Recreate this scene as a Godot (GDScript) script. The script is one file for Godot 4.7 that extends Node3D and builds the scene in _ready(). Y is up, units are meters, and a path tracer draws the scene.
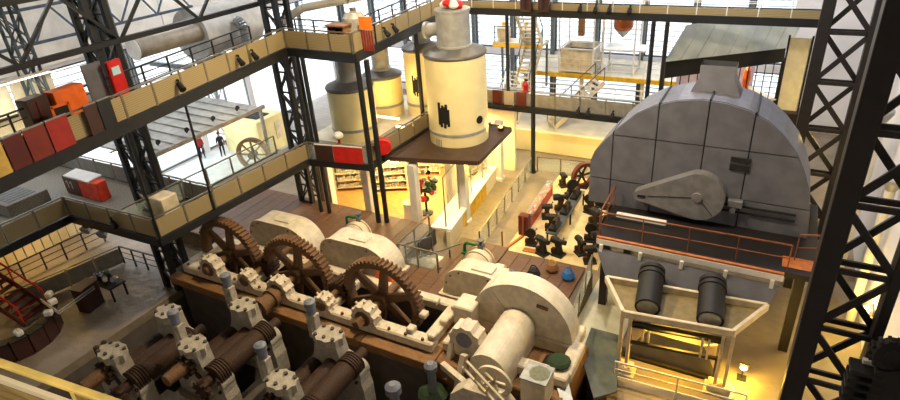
extends Node3D
# A sugar mill kept as a museum: mill train, gears, hooded machine, tanks, walkways on two levels.

var M := {}
var used := {}
var V3 := Vector3.ZERO
var rng := RandomNumberGenerator.new()

# ---------------------------------------------------------------- mesh helpers
func mb() -> SurfaceTool:
	var st := SurfaceTool.new()
	st.begin(Mesh.PRIMITIVE_TRIANGLES)
	return st

func tri(st: SurfaceTool, a: Vector3, b: Vector3, c: Vector3, na: Vector3, nb: Vector3, nc: Vector3) -> void:
	if (b - a).cross(c - a).dot(na + nb + nc) > 0.0:
		var t := b; b = c; c = t
		t = nb; nb = nc; nc = t
	st.set_normal(na); st.add_vertex(a)
	st.set_normal(nb); st.add_vertex(b)
	st.set_normal(nc); st.add_vertex(c)

func quad(st: SurfaceTool, a: Vector3, b: Vector3, c: Vector3, d: Vector3, n: Vector3) -> void:
	tri(st, a, b, c, n, n, n)
	tri(st, a, c, d, n, n, n)

# box with small chamfers (bev) along its edges
func bx(st: SurfaceTool, c: Vector3, s: Vector3, bs := Basis(), bev := 0.0) -> void:
	var h := s * 0.5
	if bev <= 0.0:
		for ax in 3:
			for sg in [-1.0, 1.0]:
				var n := Vector3.ZERO; n[ax] = sg
				var u := Vector3.ZERO; u[(ax + 1) % 3] = h[(ax + 1) % 3]
				var v := Vector3.ZERO; v[(ax + 2) % 3] = h[(ax + 2) % 3]
				var o := n * h[ax]
				quad(st, c + bs * (o - u - v), c + bs * (o + u - v), c + bs * (o + u + v), c + bs * (o - u + v), bs * n)
		return
	var b := minf(bev, minf(h.x, minf(h.y, h.z)) * 0.8)
	for ax in 3:
		for sg in [-1.0, 1.0]:
			var n := Vector3.ZERO; n[ax] = sg
			var u := Vector3.ZERO; u[(ax + 1) % 3] = h[(ax + 1) % 3] - b
			var v := Vector3.ZERO; v[(ax + 2) % 3] = h[(ax + 2) % 3] - b
			var o := n * h[ax]
			quad(st, c + bs * (o - u - v), c + bs * (o + u - v), c + bs * (o + u + v), c + bs * (o - u + v), bs * n)
	for ax in 3:
		var p := (ax + 1) % 3
		var q := (ax + 2) % 3
		for s1 in [-1.0, 1.0]:
			for s2 in [-1.0, 1.0]:
				var a0 := Vector3.ZERO; a0[p] = s1 * h[p]; a0[q] = s2 * (h[q] - b)
				var a1 := Vector3.ZERO; a1[p] = s1 * (h[p] - b); a1[q] = s2 * h[q]
				var l := Vector3.ZERO; l[ax] = h[ax] - b
				var n := Vector3.ZERO; n[p] = s1; n[q] = s2
				quad(st, c + bs * (a0 - l), c + bs * (a0 + l), c + bs * (a1 + l), c + bs * (a1 - l), bs * n.normalized())
	for sx in [-1.0, 1.0]:
		for sy in [-1.0, 1.0]:
			for sz in [-1.0, 1.0]:
				var k := Vector3(sx, sy, sz)
				var n := (bs * k).normalized()
				tri(st, c + bs * (k * Vector3(h.x, h.y - b, h.z - b)), c + bs * (k * Vector3(h.x - b, h.y, h.z - b)), c + bs * (k * Vector3(h.x - b, h.y - b, h.z)), n, n, n)

func dirbasis(d: Vector3, up := Vector3.UP) -> Basis:   # z along d
	var z := d.normalized()
	if absf(z.dot(up)) > 0.99: up = Vector3.RIGHT
	var x := up.cross(z).normalized()
	return Basis(x, z.cross(x), z)

func bar(st: SurfaceTool, a: Vector3, b: Vector3, w: float, h: float, up := Vector3.UP, bev := 0.0) -> void:
	bx(st, (a + b) * 0.5, Vector3(w, h, a.distance_to(b)), dirbasis(b - a, up), bev)

func cyl(st: SurfaceTool, a: Vector3, b: Vector3, r0: float, r1 := -1.0, n := 12, caps := true) -> void:
	if r1 < 0.0: r1 = r0
	var bs := dirbasis(b - a)
	var d := (b - a).normalized()
	var L := a.distance_to(b)
	for i in n:
		var t0 := TAU * i / n
		var t1 := TAU * (i + 1) / n
		var e0 := bs.x * cos(t0) + bs.y * sin(t0)
		var e1 := bs.x * cos(t1) + bs.y * sin(t1)
		var n0 := (e0 * L + d * (r0 - r1)).normalized()
		var n1 := (e1 * L + d * (r0 - r1)).normalized()
		tri(st, a + e0 * r0, a + e1 * r0, b + e1 * r1, n0, n1, n1)
		tri(st, a + e0 * r0, b + e1 * r1, b + e0 * r1, n0, n1, n0)
		if caps:
			tri(st, a, a + e0 * r0, a + e1 * r0, -d, -d, -d)
			tri(st, b, b + e0 * r1, b + e1 * r1, d, d, d)

# profile: Vector2(radius, along); turned about the axis from o along d
func lathe(st: SurfaceTool, o: Vector3, d: Vector3, prof: Array, n := 24, a0 := 0.0, a1 := TAU) -> void:
	var bs := dirbasis(d)
	d = d.normalized()
	for k in prof.size() - 1:
		var p: Vector2 = prof[k]
		var q: Vector2 = prof[k + 1]
		var sl := (q - p)
		if sl.length() < 1e-6: continue
		sl = sl.normalized()
		for i in n:
			var t0 := lerpf(a0, a1, float(i) / n)
			var t1 := lerpf(a0, a1, float(i + 1) / n)
			var e0 := bs.x * cos(t0) + bs.y * sin(t0)
			var e1 := bs.x * cos(t1) + bs.y * sin(t1)
			var n0 := e0 * sl.y - d * sl.x
			var n1 := e1 * sl.y - d * sl.x
			var A := o + e0 * p.x + d * p.y
			var B := o + e1 * p.x + d * p.y
			var Cc := o + e1 * q.x + d * q.y
			var D := o + e0 * q.x + d * q.y
			if p.x > 1e-5: tri(st, A, B, Cc, n0, n1, n1)
			if q.x > 1e-5: tri(st, A, Cc, D, n0, n1, n0)

# polygon in the plane (bs.x, bs.y) at o, pushed out along bs.z by depth
func prism(st: SurfaceTool, poly: PackedVector2Array, o: Vector3, bs: Basis, depth: float) -> void:
	var idx := Geometry2D.triangulate_polygon(poly)
	var f := bs.z * depth
	var zn := bs.z.normalized()
	for i in range(0, idx.size(), 3):
		var a := o + bs.x * poly[idx[i]].x + bs.y * poly[idx[i]].y
		var b := o + bs.x * poly[idx[i + 1]].x + bs.y * poly[idx[i + 1]].y
		var c := o + bs.x * poly[idx[i + 2]].x + bs.y * poly[idx[i + 2]].y
		tri(st, a, b, c, -zn, -zn, -zn)
		tri(st, a + f, b + f, c + f, zn, zn, zn)
	var cw := Geometry2D.is_polygon_clockwise(poly)
	for i in poly.size():
		var p := poly[i]
		var q := poly[(i + 1) % poly.size()]
		var e := (q - p).normalized()
		var n2 := Vector2(e.y, -e.x) * (-1.0 if cw else 1.0)
		var n := bs.x * n2.x + bs.y * n2.y
		var a := o + bs.x * p.x + bs.y * p.y
		var b := o + bs.x * q.x + bs.y * q.y
		quad(st, a, b, b + f, a + f, n)

# ring between two closed outlines of equal length (a gear rim with a hole)
func ring(st: SurfaceTool, outer: PackedVector2Array, inner: PackedVector2Array, o: Vector3, bs: Basis, depth: float) -> void:
	var n := outer.size()
	var f := bs.z * depth
	for i in n:
		var j := (i + 1) % n
		var a := o + bs.x * outer[i].x + bs.y * outer[i].y
		var b := o + bs.x * outer[j].x + bs.y * outer[j].y
		var c := o + bs.x * inner[j].x + bs.y * inner[j].y
		var d := o + bs.x * inner[i].x + bs.y * inner[i].y
		quad(st, a, b, c, d, -bs.z)
		quad(st, a + f, b + f, c + f, d + f, bs.z)
		var e := (b - a).cross(bs.z).normalized()
		if e.dot(a - o) < 0: e = -e
		quad(st, a, b, b + f, a + f, e)
		var e2 := (c + d) * 0.5 - o
		quad(st, d, c, c + f, d + f, -(e2 - bs.z * e2.dot(bs.z)).normalized())

func tube(st: SurfaceTool, pts: Array, r: float, n := 8) -> void:
	for i in pts.size() - 1:
		cyl(st, pts[i], pts[i + 1], r, r, n)

func arc(cx: float, cy: float, r: float, d0: float, d1: float, n: int) -> PackedVector2Array:
	var out := PackedVector2Array()
	for i in n + 1:
		var t := deg_to_rad(lerpf(d0, d1, float(i) / n))
		out.append(Vector2(cx + r * cos(t), cy + r * sin(t)))
	return out

# ---------------------------------------------------------------- naming
func numbered(nm: String, where: String) -> String:
	var k := where + "/" + nm
	if used.has(k):
		used[k] += 1
		return "%s_%03d" % [nm, used[k]]
	used[k] = 0
	return nm

func meta(o: Node3D, label: String, category: String, group := "", kind := "") -> Node3D:
	if label != "": o.set_meta("label", label)
	if category != "": o.set_meta("category", category)
	if group != "": o.set_meta("group", group)
	if kind != "": o.set_meta("kind", kind)
	return o

func thing(nm: String, label: String, category: String, at := Vector3.ZERO, turn := 0.0, group := "") -> Node3D:
	var o := Node3D.new()
	o.name = numbered(nm, "")
	add_child(o)
	o.position = at
	o.rotation.y = turn
	return meta(o, label, category, group)

# commits st as one mesh under parent. Shapes are given in the parent's own space,
# or in world space when world is true (then the mesh is set back by the parent's place).
func part(nm: String, st: SurfaceTool, m: Material, parent: Node3D, world := false) -> MeshInstance3D:
	var o := MeshInstance3D.new()
	o.mesh = st.commit()
	o.material_override = m
	o.name = numbered(nm, str(parent.get_instance_id()))
	parent.add_child(o)
	if world: o.position = -parent.position
	return o

func inst(nm: String, mesh: Mesh, m: Material, parent: Node3D, tf: Transform3D) -> MeshInstance3D:
	var o := MeshInstance3D.new()
	o.mesh = mesh
	o.material_override = m
	o.name = numbered(nm, str(parent.get_instance_id()))
	parent.add_child(o)
	o.transform = tf
	return o

func solo(nm: String, st: SurfaceTool, m: Material, label: String, category: String, group := "") -> MeshInstance3D:
	var o := MeshInstance3D.new()
	o.mesh = st.commit()
	o.material_override = m
	o.name = numbered(nm, "")
	add_child(o)
	meta(o, label, category, group)
	return o

func struct(nm: String, st: SurfaceTool, m: Material) -> MeshInstance3D:
	var o := MeshInstance3D.new()
	o.mesh = st.commit()
	o.material_override = m
	o.name = numbered(nm, "")
	add_child(o)
	o.set_meta("kind", "structure")
	return o

func copy(src: Node3D, at: Vector3, turn: float, label: String, group := "") -> Node3D:
	var c: Node3D = src.duplicate()
	var base := String(src.name)
	if base.substr(base.length() - 4, 1) == "_" and base.right(3).is_valid_int(): base = base.left(base.length() - 4)
	c.name = numbered(base, "")
	add_child(c)
	c.position = at
	c.rotation.y = turn
	c.set_meta("label", label)
	if group != "": c.set_meta("group", group)
	return c

# ---------------------------------------------------------------- textures and materials
func noise_image(freq: float, seed_: int, lo: float, hi: float, size := 256, oct := 5, ty := FastNoiseLite.TYPE_SIMPLEX_SMOOTH) -> Image:
	var n := FastNoiseLite.new()
	n.seed = seed_
	n.frequency = freq
	n.noise_type = ty
	n.fractal_octaves = oct
	var im := n.get_seamless_image(size, size)
	im.convert(Image.FORMAT_RGB8)
	for y in size:
		for x in size:
			var v := im.get_pixel(x, y).r
			v = lerpf(lo, hi, smoothstep(0.15, 0.85, v))
			im.set_pixel(x, y, Color(v, v, v))
	return im

func ramp_image(freq: float, seed_: int, stops: Array, size := 256, sx := 1.0) -> Image:
	var n := FastNoiseLite.new()
	n.seed = seed_
	n.frequency = freq
	n.fractal_octaves = 5
	var src := n.get_seamless_image(size, size)
	var im := Image.create(size, size, false, Image.FORMAT_RGB8)
	for y in size:
		for x in size:
			var v := clampf(src.get_pixel(int(x * sx) % size, y).r, 0.0, 0.999) * (stops.size() - 1)
			var k := int(v)
			im.set_pixel(x, y, (stops[k] as Color).lerp(stops[k + 1], v - k))
	return im

func tex(im: Image) -> ImageTexture:
	im.generate_mipmaps()
	return ImageTexture.create_from_image(im)

var T := {}
func mat(nm: String, c: Color, rough := 0.6, metal := 0.0, t := "grime", sc := 0.4, bump := "", bs := 0.3) -> StandardMaterial3D:
	var m := StandardMaterial3D.new()
	m.albedo_color = c
	m.roughness = rough
	m.metallic = metal
	if t != "":
		m.albedo_texture = T[t]
		m.uv1_triplanar = true
		m.uv1_world_triplanar = true
		m.uv1_scale = Vector3.ONE * sc
	if bump != "":
		m.normal_enabled = true
		m.normal_texture = T[bump]
		m.normal_scale = bs
	M[nm] = m
	return m

func glow(nm: String, c: Color, e: float) -> StandardMaterial3D:
	var m := StandardMaterial3D.new()
	m.albedo_color = Color(0.9, 0.9, 0.88)
	m.emission_enabled = true
	m.emission = c
	m.emission_energy_multiplier = e
	M[nm] = m
	return m

func make_materials() -> void:
	T.grime = tex(noise_image(0.012, 3, 0.88, 1.0))
	T.faint = tex(noise_image(0.01, 41, 0.95, 1.0))
	T.stain = tex(noise_image(0.016, 11, 0.90, 1.0, 256, 6))
	T.fleck = tex(noise_image(0.09, 23, 0.72, 1.0, 256, 4))
	T.rust = tex(ramp_image(0.03, 5, [Color(0.25, 0.18, 0.13), Color(0.36, 0.26, 0.17), Color(0.46, 0.33, 0.20), Color(0.38, 0.27, 0.18), Color(0.52, 0.38, 0.24)]))
	T.wood = tex(ramp_image(0.02, 8, [Color(0.72, 0.66, 0.6), Color(0.9, 0.86, 0.82), Color(0.78, 0.72, 0.68), Color(1, 0.97, 0.94)], 256, 0.2))
	var nb := noise_image(0.05, 31, 0.0, 1.0, 256, 5)
	nb.bump_map_to_normal_map(3.0)
	T.rough_n = tex(nb)
	var li := Image.create(64, 64, false, Image.FORMAT_RGB8)
	for y in 64:
		for x in 64:
			var v := 0.80 if (y % 4) < 1 else 1.0
			li.set_pixel(x, y, Color(v, v * 0.98, v * 0.93))
	T.lines = tex(li)
	mat("floor", Color(0.53, 0.48, 0.41), 0.55, 0.0, "stain", 0.12, "rough_n", 0.2)
	mat("pale_floor", Color(0.80, 0.76, 0.66), 0.4, 0.0, "grime", 0.15)
	mat("tile", Color(0.93, 0.83, 0.62), 0.35, 0.0, "grime", 0.3)
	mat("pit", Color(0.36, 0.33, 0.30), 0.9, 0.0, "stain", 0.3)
	mat("plank", Color(0.43, 0.31, 0.22), 0.55, 0.0, "wood", 0.5, "rough_n", 0.15)
	mat("plank_b", Color(0.46, 0.33, 0.23), 0.55, 0.0, "wood", 0.45, "rough_n", 0.15)
	mat("timber", Color(0.58, 0.44, 0.27), 0.7, 0.0, "wood", 0.6, "rough_n", 0.3)
	mat("wall", Color(0.84, 0.84, 0.86), 0.8, 0.0, "faint", 0.1)
	mat("wall_cream", Color(0.90, 0.84, 0.68), 0.8, 0.0, "faint", 0.12)
	mat("roof", Color(0.55, 0.56, 0.57), 0.8, 0.0, "grime", 0.2)
	mat("steel", Color(0.115, 0.125, 0.14), 0.5, 0.2, "grime", 0.6)
	mat("steel_brown", Color(0.13, 0.11, 0.115), 0.5, 0.2, "grime", 0.6)
	mat("steel_grey", Color(0.40, 0.42, 0.43), 0.45, 0.4, "grime", 0.6)
	mat("steel_blue", Color(0.30, 0.36, 0.42), 0.5, 0.3, "grime", 0.6)
	mat("galv", Color(0.62, 0.63, 0.62), 0.4, 0.6, "grime", 0.8)
	mat("deck", Color(0.56, 0.53, 0.46), 0.6, 0.1, "fleck", 0.6)
	mat("panel", Color(0.60, 0.55, 0.42), 0.5, 0.1, "lines", 0.9)
	mat("panel_grey", Color(0.56, 0.55, 0.51), 0.5, 0.1, "grime", 0.5)
	mat("rail", Color(0.55, 0.52, 0.46), 0.35, 0.6, "grime", 0.8)
	mat("cream", Color(0.82, 0.78, 0.69), 0.5, 0.0, "stain", 0.5, "rough_n", 0.2)
	mat("cream_clean", Color(0.86, 0.80, 0.68), 0.45, 0.0, "grime", 0.5)
	mat("cast", Color(0.82, 0.77, 0.68), 0.6, 0.0, "stain", 0.7, "rough_n", 0.4)
	mat("cast_shaded", Color(0.66, 0.63, 0.57), 0.65, 0.0, "stain", 0.7, "rough_n", 0.4)  # cast iron paint darkened to carry the dim light on the mills
	mat("rust", Color(1, 1, 1), 0.75, 0.15, "rust", 0.8, "rough_n", 0.6)
	mat("rust_dark", Color(0.55, 0.5, 0.48), 0.75, 0.2, "rust", 0.9, "rough_n", 0.6)
	mat("iron", Color(0.11, 0.095, 0.09), 0.6, 0.2, "stain", 0.8)
	mat("black", Color(0.05, 0.048, 0.05), 0.8, 0.0, "grime", 0.8)
	mat("bluegrey", Color(0.45, 0.47, 0.52), 0.55, 0.1, "stain", 0.9)
	mat("hood", Color(0.41, 0.415, 0.45), 0.5, 0.15, "stain", 0.25, "rough_n", 0.1)
	mat("hood_dark", Color(0.10, 0.10, 0.10), 0.7, 0.1, "grime", 0.5)
	mat("guard", Color(0.49, 0.49, 0.50), 0.45, 0.15, "grime", 0.5)
	mat("tank", Color(0.93, 0.87, 0.64), 0.5, 0.0, "faint", 0.25)
	mat("tank_top", Color(0.40, 0.39, 0.37), 0.5, 0.3, "stain", 0.5)
	mat("tank_neck", Color(0.66, 0.66, 0.64), 0.45, 0.2, "grime", 0.5)
	mat("drum", Color(0.70, 0.69, 0.66), 0.5, 0.1, "grime", 0.3)
	mat("orange", Color(0.93, 0.42, 0.06), 0.5, 0.0, "grime", 0.5)
	mat("red", Color(0.78, 0.10, 0.07), 0.45, 0.0, "grime", 0.5)
	mat("maroon", Color(0.36, 0.08, 0.07), 0.5, 0.0, "grime", 0.5)
	mat("brown", Color(0.24, 0.12, 0.10), 0.5, 0.0, "grime", 0.5)
	mat("green", Color(0.05, 0.38, 0.22), 0.45, 0.1, "grime", 0.6)
	mat("moss", Color(0.15, 0.23, 0.12), 0.9, 0.0, "stain", 1.2, "rough_n", 0.8)
	mat("yellow", Color(0.90, 0.72, 0.16), 0.5, 0.0, "grime", 0.5)
	mat("orange_edge", Color(0.70, 0.40, 0.18), 0.5, 0.0, "grime", 0.8)
	mat("orange_pipe", Color(0.55, 0.33, 0.20), 0.45, 0.2, "grime", 0.8)
	mat("stain_dull", Color(0.46, 0.47, 0.38), 0.8, 0.0, "stain", 1.5)
	mat("slate", Color(0.30, 0.33, 0.31), 0.5, 0.1, "stain", 0.6)
	mat("collar", Color(0.34, 0.31, 0.28), 0.6, 0.3, "stain", 0.8)
	mat("slat", Color(0.62, 0.66, 0.68), 0.5, 0.2, "", 1.0)
	mat("tray", Color(0.52, 0.45, 0.28), 0.6, 0.0, "stain", 0.6)
	mat("brown_deck", Color(0.30, 0.22, 0.17), 0.5, 0.1, "grime", 0.5)
	mat("cool_floor", Color(0.74, 0.76, 0.74), 0.45, 0.0, "stain", 0.25)
	mat("white", Color(0.88, 0.87, 0.84), 0.5, 0.0, "faint", 0.4)
	mat("copper", Color(0.60, 0.33, 0.18), 0.35, 0.7, "grime", 0.7)
	mat("wood_floor", Color(0.84, 0.64, 0.36), 0.4, 0.0, "wood", 0.6)
	mat("paper", Color(0.90, 0.86, 0.76), 0.7, 0.0, "fleck", 2.0)
	mat("cloth_dark", Color(0.06, 0.06, 0.09), 0.9, 0.0, "grime", 2.0)
	mat("cloth_red", Color(0.55, 0.08, 0.08), 0.9, 0.0, "grime", 2.0)
	mat("skin", Color(0.55, 0.36, 0.26), 0.6, 0.0, "", 1.0)
	mat("leaf", Color(0.16, 0.30, 0.10), 0.6, 0.0, "grime", 2.0)
	mat("roof_light", Color(0.72, 0.74, 0.70), 0.6, 0.1, "grime", 0.3)
	mat("canopy", Color(0.70, 0.69, 0.66), 0.5, 0.2, "grime", 0.4)
	mat("lilac", Color(0.72, 0.68, 0.82), 0.6, 0.0, "grime", 0.6)
	mat("pale_blue", Color(0.66, 0.82, 0.86), 0.3, 0.0, "", 1.0)
	mat("panel_yellow", Color(0.84, 0.70, 0.34), 0.5, 0.0, "grime", 0.6)
	mat("panel_yellow_pale", Color(0.86, 0.84, 0.74), 0.5, 0.0, "faint", 0.6)
	mat("maroon_b", Color(0.48, 0.14, 0.08), 0.5, 0.0, "grime", 0.6)
	mat("red_dull", Color(0.62, 0.12, 0.08), 0.5, 0.0, "grime", 0.6)
	mat("brown_box", Color(0.36, 0.22, 0.18), 0.5, 0.0, "grime", 0.6)
	mat("orange_red", Color(0.92, 0.25, 0.09), 0.5, 0.0, "grime", 0.6)
	mat("mural", Color(0.85, 0.62, 0.50), 0.6, 0.0, "stain", 1.5)
	mat("cream_yellow", Color(0.90, 0.85, 0.62), 0.5, 0.0, "faint", 0.4)
	mat("drum_dark", Color(0.56, 0.53, 0.47), 0.5, 0.2, "grime", 0.4)
	mat("blue", Color(0.12, 0.36, 0.62), 0.6, 0.0, "grime", 1.0)
	mat("rail_cream", Color(0.92, 0.85, 0.55), 0.4, 0.0, "grime", 0.8)
	mat("plaza", Color(0.82, 0.81, 0.78), 0.8, 0.0, "grime", 0.1)
	for a in [["glass", Color(0.82, 0.9, 0.88, 0.16)], ["glass_clear", Color(0.95, 0.97, 1.0, 0.06)]]:
		var g := StandardMaterial3D.new()
		g.transparency = BaseMaterial3D.TRANSPARENCY_ALPHA
		g.albedo_color = a[1]
		g.roughness = 0.02
		M[a[0]] = g
	glow("warm_glow", Color(1.0, 0.85, 0.55), 5.0)
	glow("cool_glow", Color(1.0, 0.97, 0.9), 4.0)
	glow("amber_glow", Color(1.0, 0.74, 0.3), 6.0)

# ---------------------------------------------------------------- the scene
func _ready() -> void:
	rng.seed = 7
	var cam := Camera3D.new()
	cam.name = "camera"
	cam.fov = 36.83
	cam.near = 0.05
	cam.far = 400.0
	add_child(cam)
	cam.position = Vector3(0, 15.85, 0)
	cam.basis = Basis(Vector3.UP, deg_to_rad(30.08)) * Basis(Vector3.RIGHT, deg_to_rad(-27.82)) * Basis(Vector3.BACK, deg_to_rad(-4.06))
	cam.current = true
	var we := WorldEnvironment.new()
	we.name = "environment"
	var env := Environment.new()
	env.background_mode = Environment.BG_SKY
	var sky := Sky.new()
	var sm := ProceduralSkyMaterial.new()
	sm.sky_top_color = Color(0.90, 0.95, 1.0)
	sm.sky_horizon_color = Color(1.0, 1.0, 1.0)
	sm.ground_bottom_color = Color(0.8, 0.8, 0.8)
	sm.ground_horizon_color = Color(0.95, 0.96, 0.97)
	sm.sky_energy_multiplier = 1.0
	sky.sky_material = sm
	env.sky = sky
	env.background_energy_multiplier = 2.6
	env.tonemap_mode = Environment.TONE_MAPPER_LINEAR
	env.tonemap_exposure = 1.7
	env.sdfgi_enabled = true
	env.ssao_enabled = true
	env.ssil_enabled = true
	we.environment = env
	add_child(we)
	make_materials()
	unseen_high_bays()
	shell()
	walkways()
	columns()
	mill_floor()
	gear_train()
	mills()
	fourth_mill()
	hooded_machine()
	tanks()
	shop()
	bench_floor()
	back_exhibits()
	left_side()
	right_side()
	details()

func area(parent: Node3D, at: Vector3, size: Vector2, c: Color, e: float, down := true) -> AreaLight3D:
	var l := AreaLight3D.new()
	l.name = "light"
	l.area_size = size
	l.light_color = c
	l.light_energy = e
	l.area_range = 60.0
	l.shadow_enabled = true
	parent.add_child(l)
	l.position = at
	if down: l.rotation_degrees = Vector3(-90, 0, 0)
	return l

func omni(parent: Node3D, at: Vector3, c: Color, e: float, size := 0.08) -> OmniLight3D:
	var l := OmniLight3D.new()
	l.name = "light"
	l.light_color = c
	l.light_energy = e
	l.light_size = size
	l.omni_range = 60.0
	l.omni_attenuation = 2.0
	l.shadow_enabled = true
	parent.add_child(l)
	l.position = at
	return l

func unseen_high_bays() -> void:  # lamps overhead and out of view, placed to light the hall below
	var warm := Color(1.0, 0.89, 0.70)
	var cool := Color(0.96, 0.97, 1.0)
	var spots := [[-12.0, -17.5, 140.0, 1], [-5.0, -17.5, 80.0, 2], [-13.0, -29.0, 32.0, 1], [-2.5, -26.0, 50.0, 0], [-25.0, -18.0, 26.0, 0], [-22.0, -29.0, 60.0, 0], [-3.2, 0.9, 7.0, 1], [-31.0, -12.0, 26.0, 0], [-31.5, -26.0, 26.0, 0], [-4.0, -37.5, 80.0, 0], [-18.0, -38.0, 50.0, 0]]
	var words := ["over the three gears", "over the covered mill", "over the tall tank", "over the hooded machine", "over the left walkway", "behind the walkway corner", "over the balcony", "over the landing", "by the drum", "by the back deck", "by the back stairs"]
	for i in spots.size():
		var s: Array = spots[i]
		var t := thing("unseen_pendant_lamp", "unseen round grey bay lamp, lighting the hall from high " + words[i], "lamp", Vector3(s[0], 16.2, s[1]), 0.0, "unseen high bay lamps")
		var a := mb()
		lathe(a, Vector3.ZERO, Vector3.UP, [Vector2(0.62, 0.0), Vector2(0.5, 0.25), Vector2(0.18, 0.42), Vector2(0.16, 0.6), Vector2(0, 0.6)], 20)
		part("housing", a, M.steel_grey, t)
		var b := mb()
		cyl(b, Vector3(0, 0.02, 0), Vector3(0, 0.05, 0), 0.56, 0.56, 20)
		part("diffuser", b, M.warm_glow, t)
		var c := mb()
		cyl(c, Vector3(0, 0.6, 0), Vector3(0, 2.3, 0), 0.03, 0.03, 6)
		part("hanger", c, M.steel, t)
		area(t, Vector3(0, -0.02, 0), Vector2(0.9, 0.9), [cool, warm, Color(1.0, 0.93, 0.82)][s[3]], s[2])

# ---------------------------------------------------------------- walls, floors, windows
func window_bay(n: int, a: Vector3, b: Vector3, y0: float, y1: float, slats: bool) -> void:
	var d := (b - a).normalized()
	var L := a.distance_to(b)
	var nrm := d.cross(Vector3.UP)
	var w := Node3D.new()
	w.name = "window_%d" % n
	add_child(w)
	w.set_meta("kind", "structure")
	w.position = Vector3(a.x, y0, a.z)
	var bs := Basis(d, Vector3.UP, nrm)
	var st := mb()
	for q in [[Vector3(L / 2, 0.06, 0), Vector3(L, 0.12, 0.16)], [Vector3(L / 2, y1 - y0 - 0.06, 0), Vector3(L, 0.12, 0.16)], [Vector3(0.06, (y1 - y0) / 2, 0), Vector3(0.12, y1 - y0, 0.16)], [Vector3(L - 0.06, (y1 - y0) / 2, 0), Vector3(0.12, y1 - y0, 0.16)]]:
		bx(st, bs * (q[0] as Vector3), q[1], bs)
	part("window_frame", st, M.steel_grey, w)
	st = mb()
	bx(st, bs * Vector3(L / 2, (y1 - y0) / 2, 0.03), Vector3(L - 0.2, y1 - y0 - 0.2, 0.012), bs)
	part("pane", st, M.glass_clear, w)
	if slats:
		st = mb()
		var k := 0
		var y := 0.35
		while y < y1 - y0 - 0.2:
			bx(st, bs * Vector3(L / 2, y, -0.12), Vector3(L - 0.26, 0.06, 0.16), bs * Basis(Vector3.RIGHT, -0.22))
			y += 0.36
			k += 1
		var o := part("louvre_slats", st, M.slat, w)
		o.set_meta("kind", "stuff")

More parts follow.
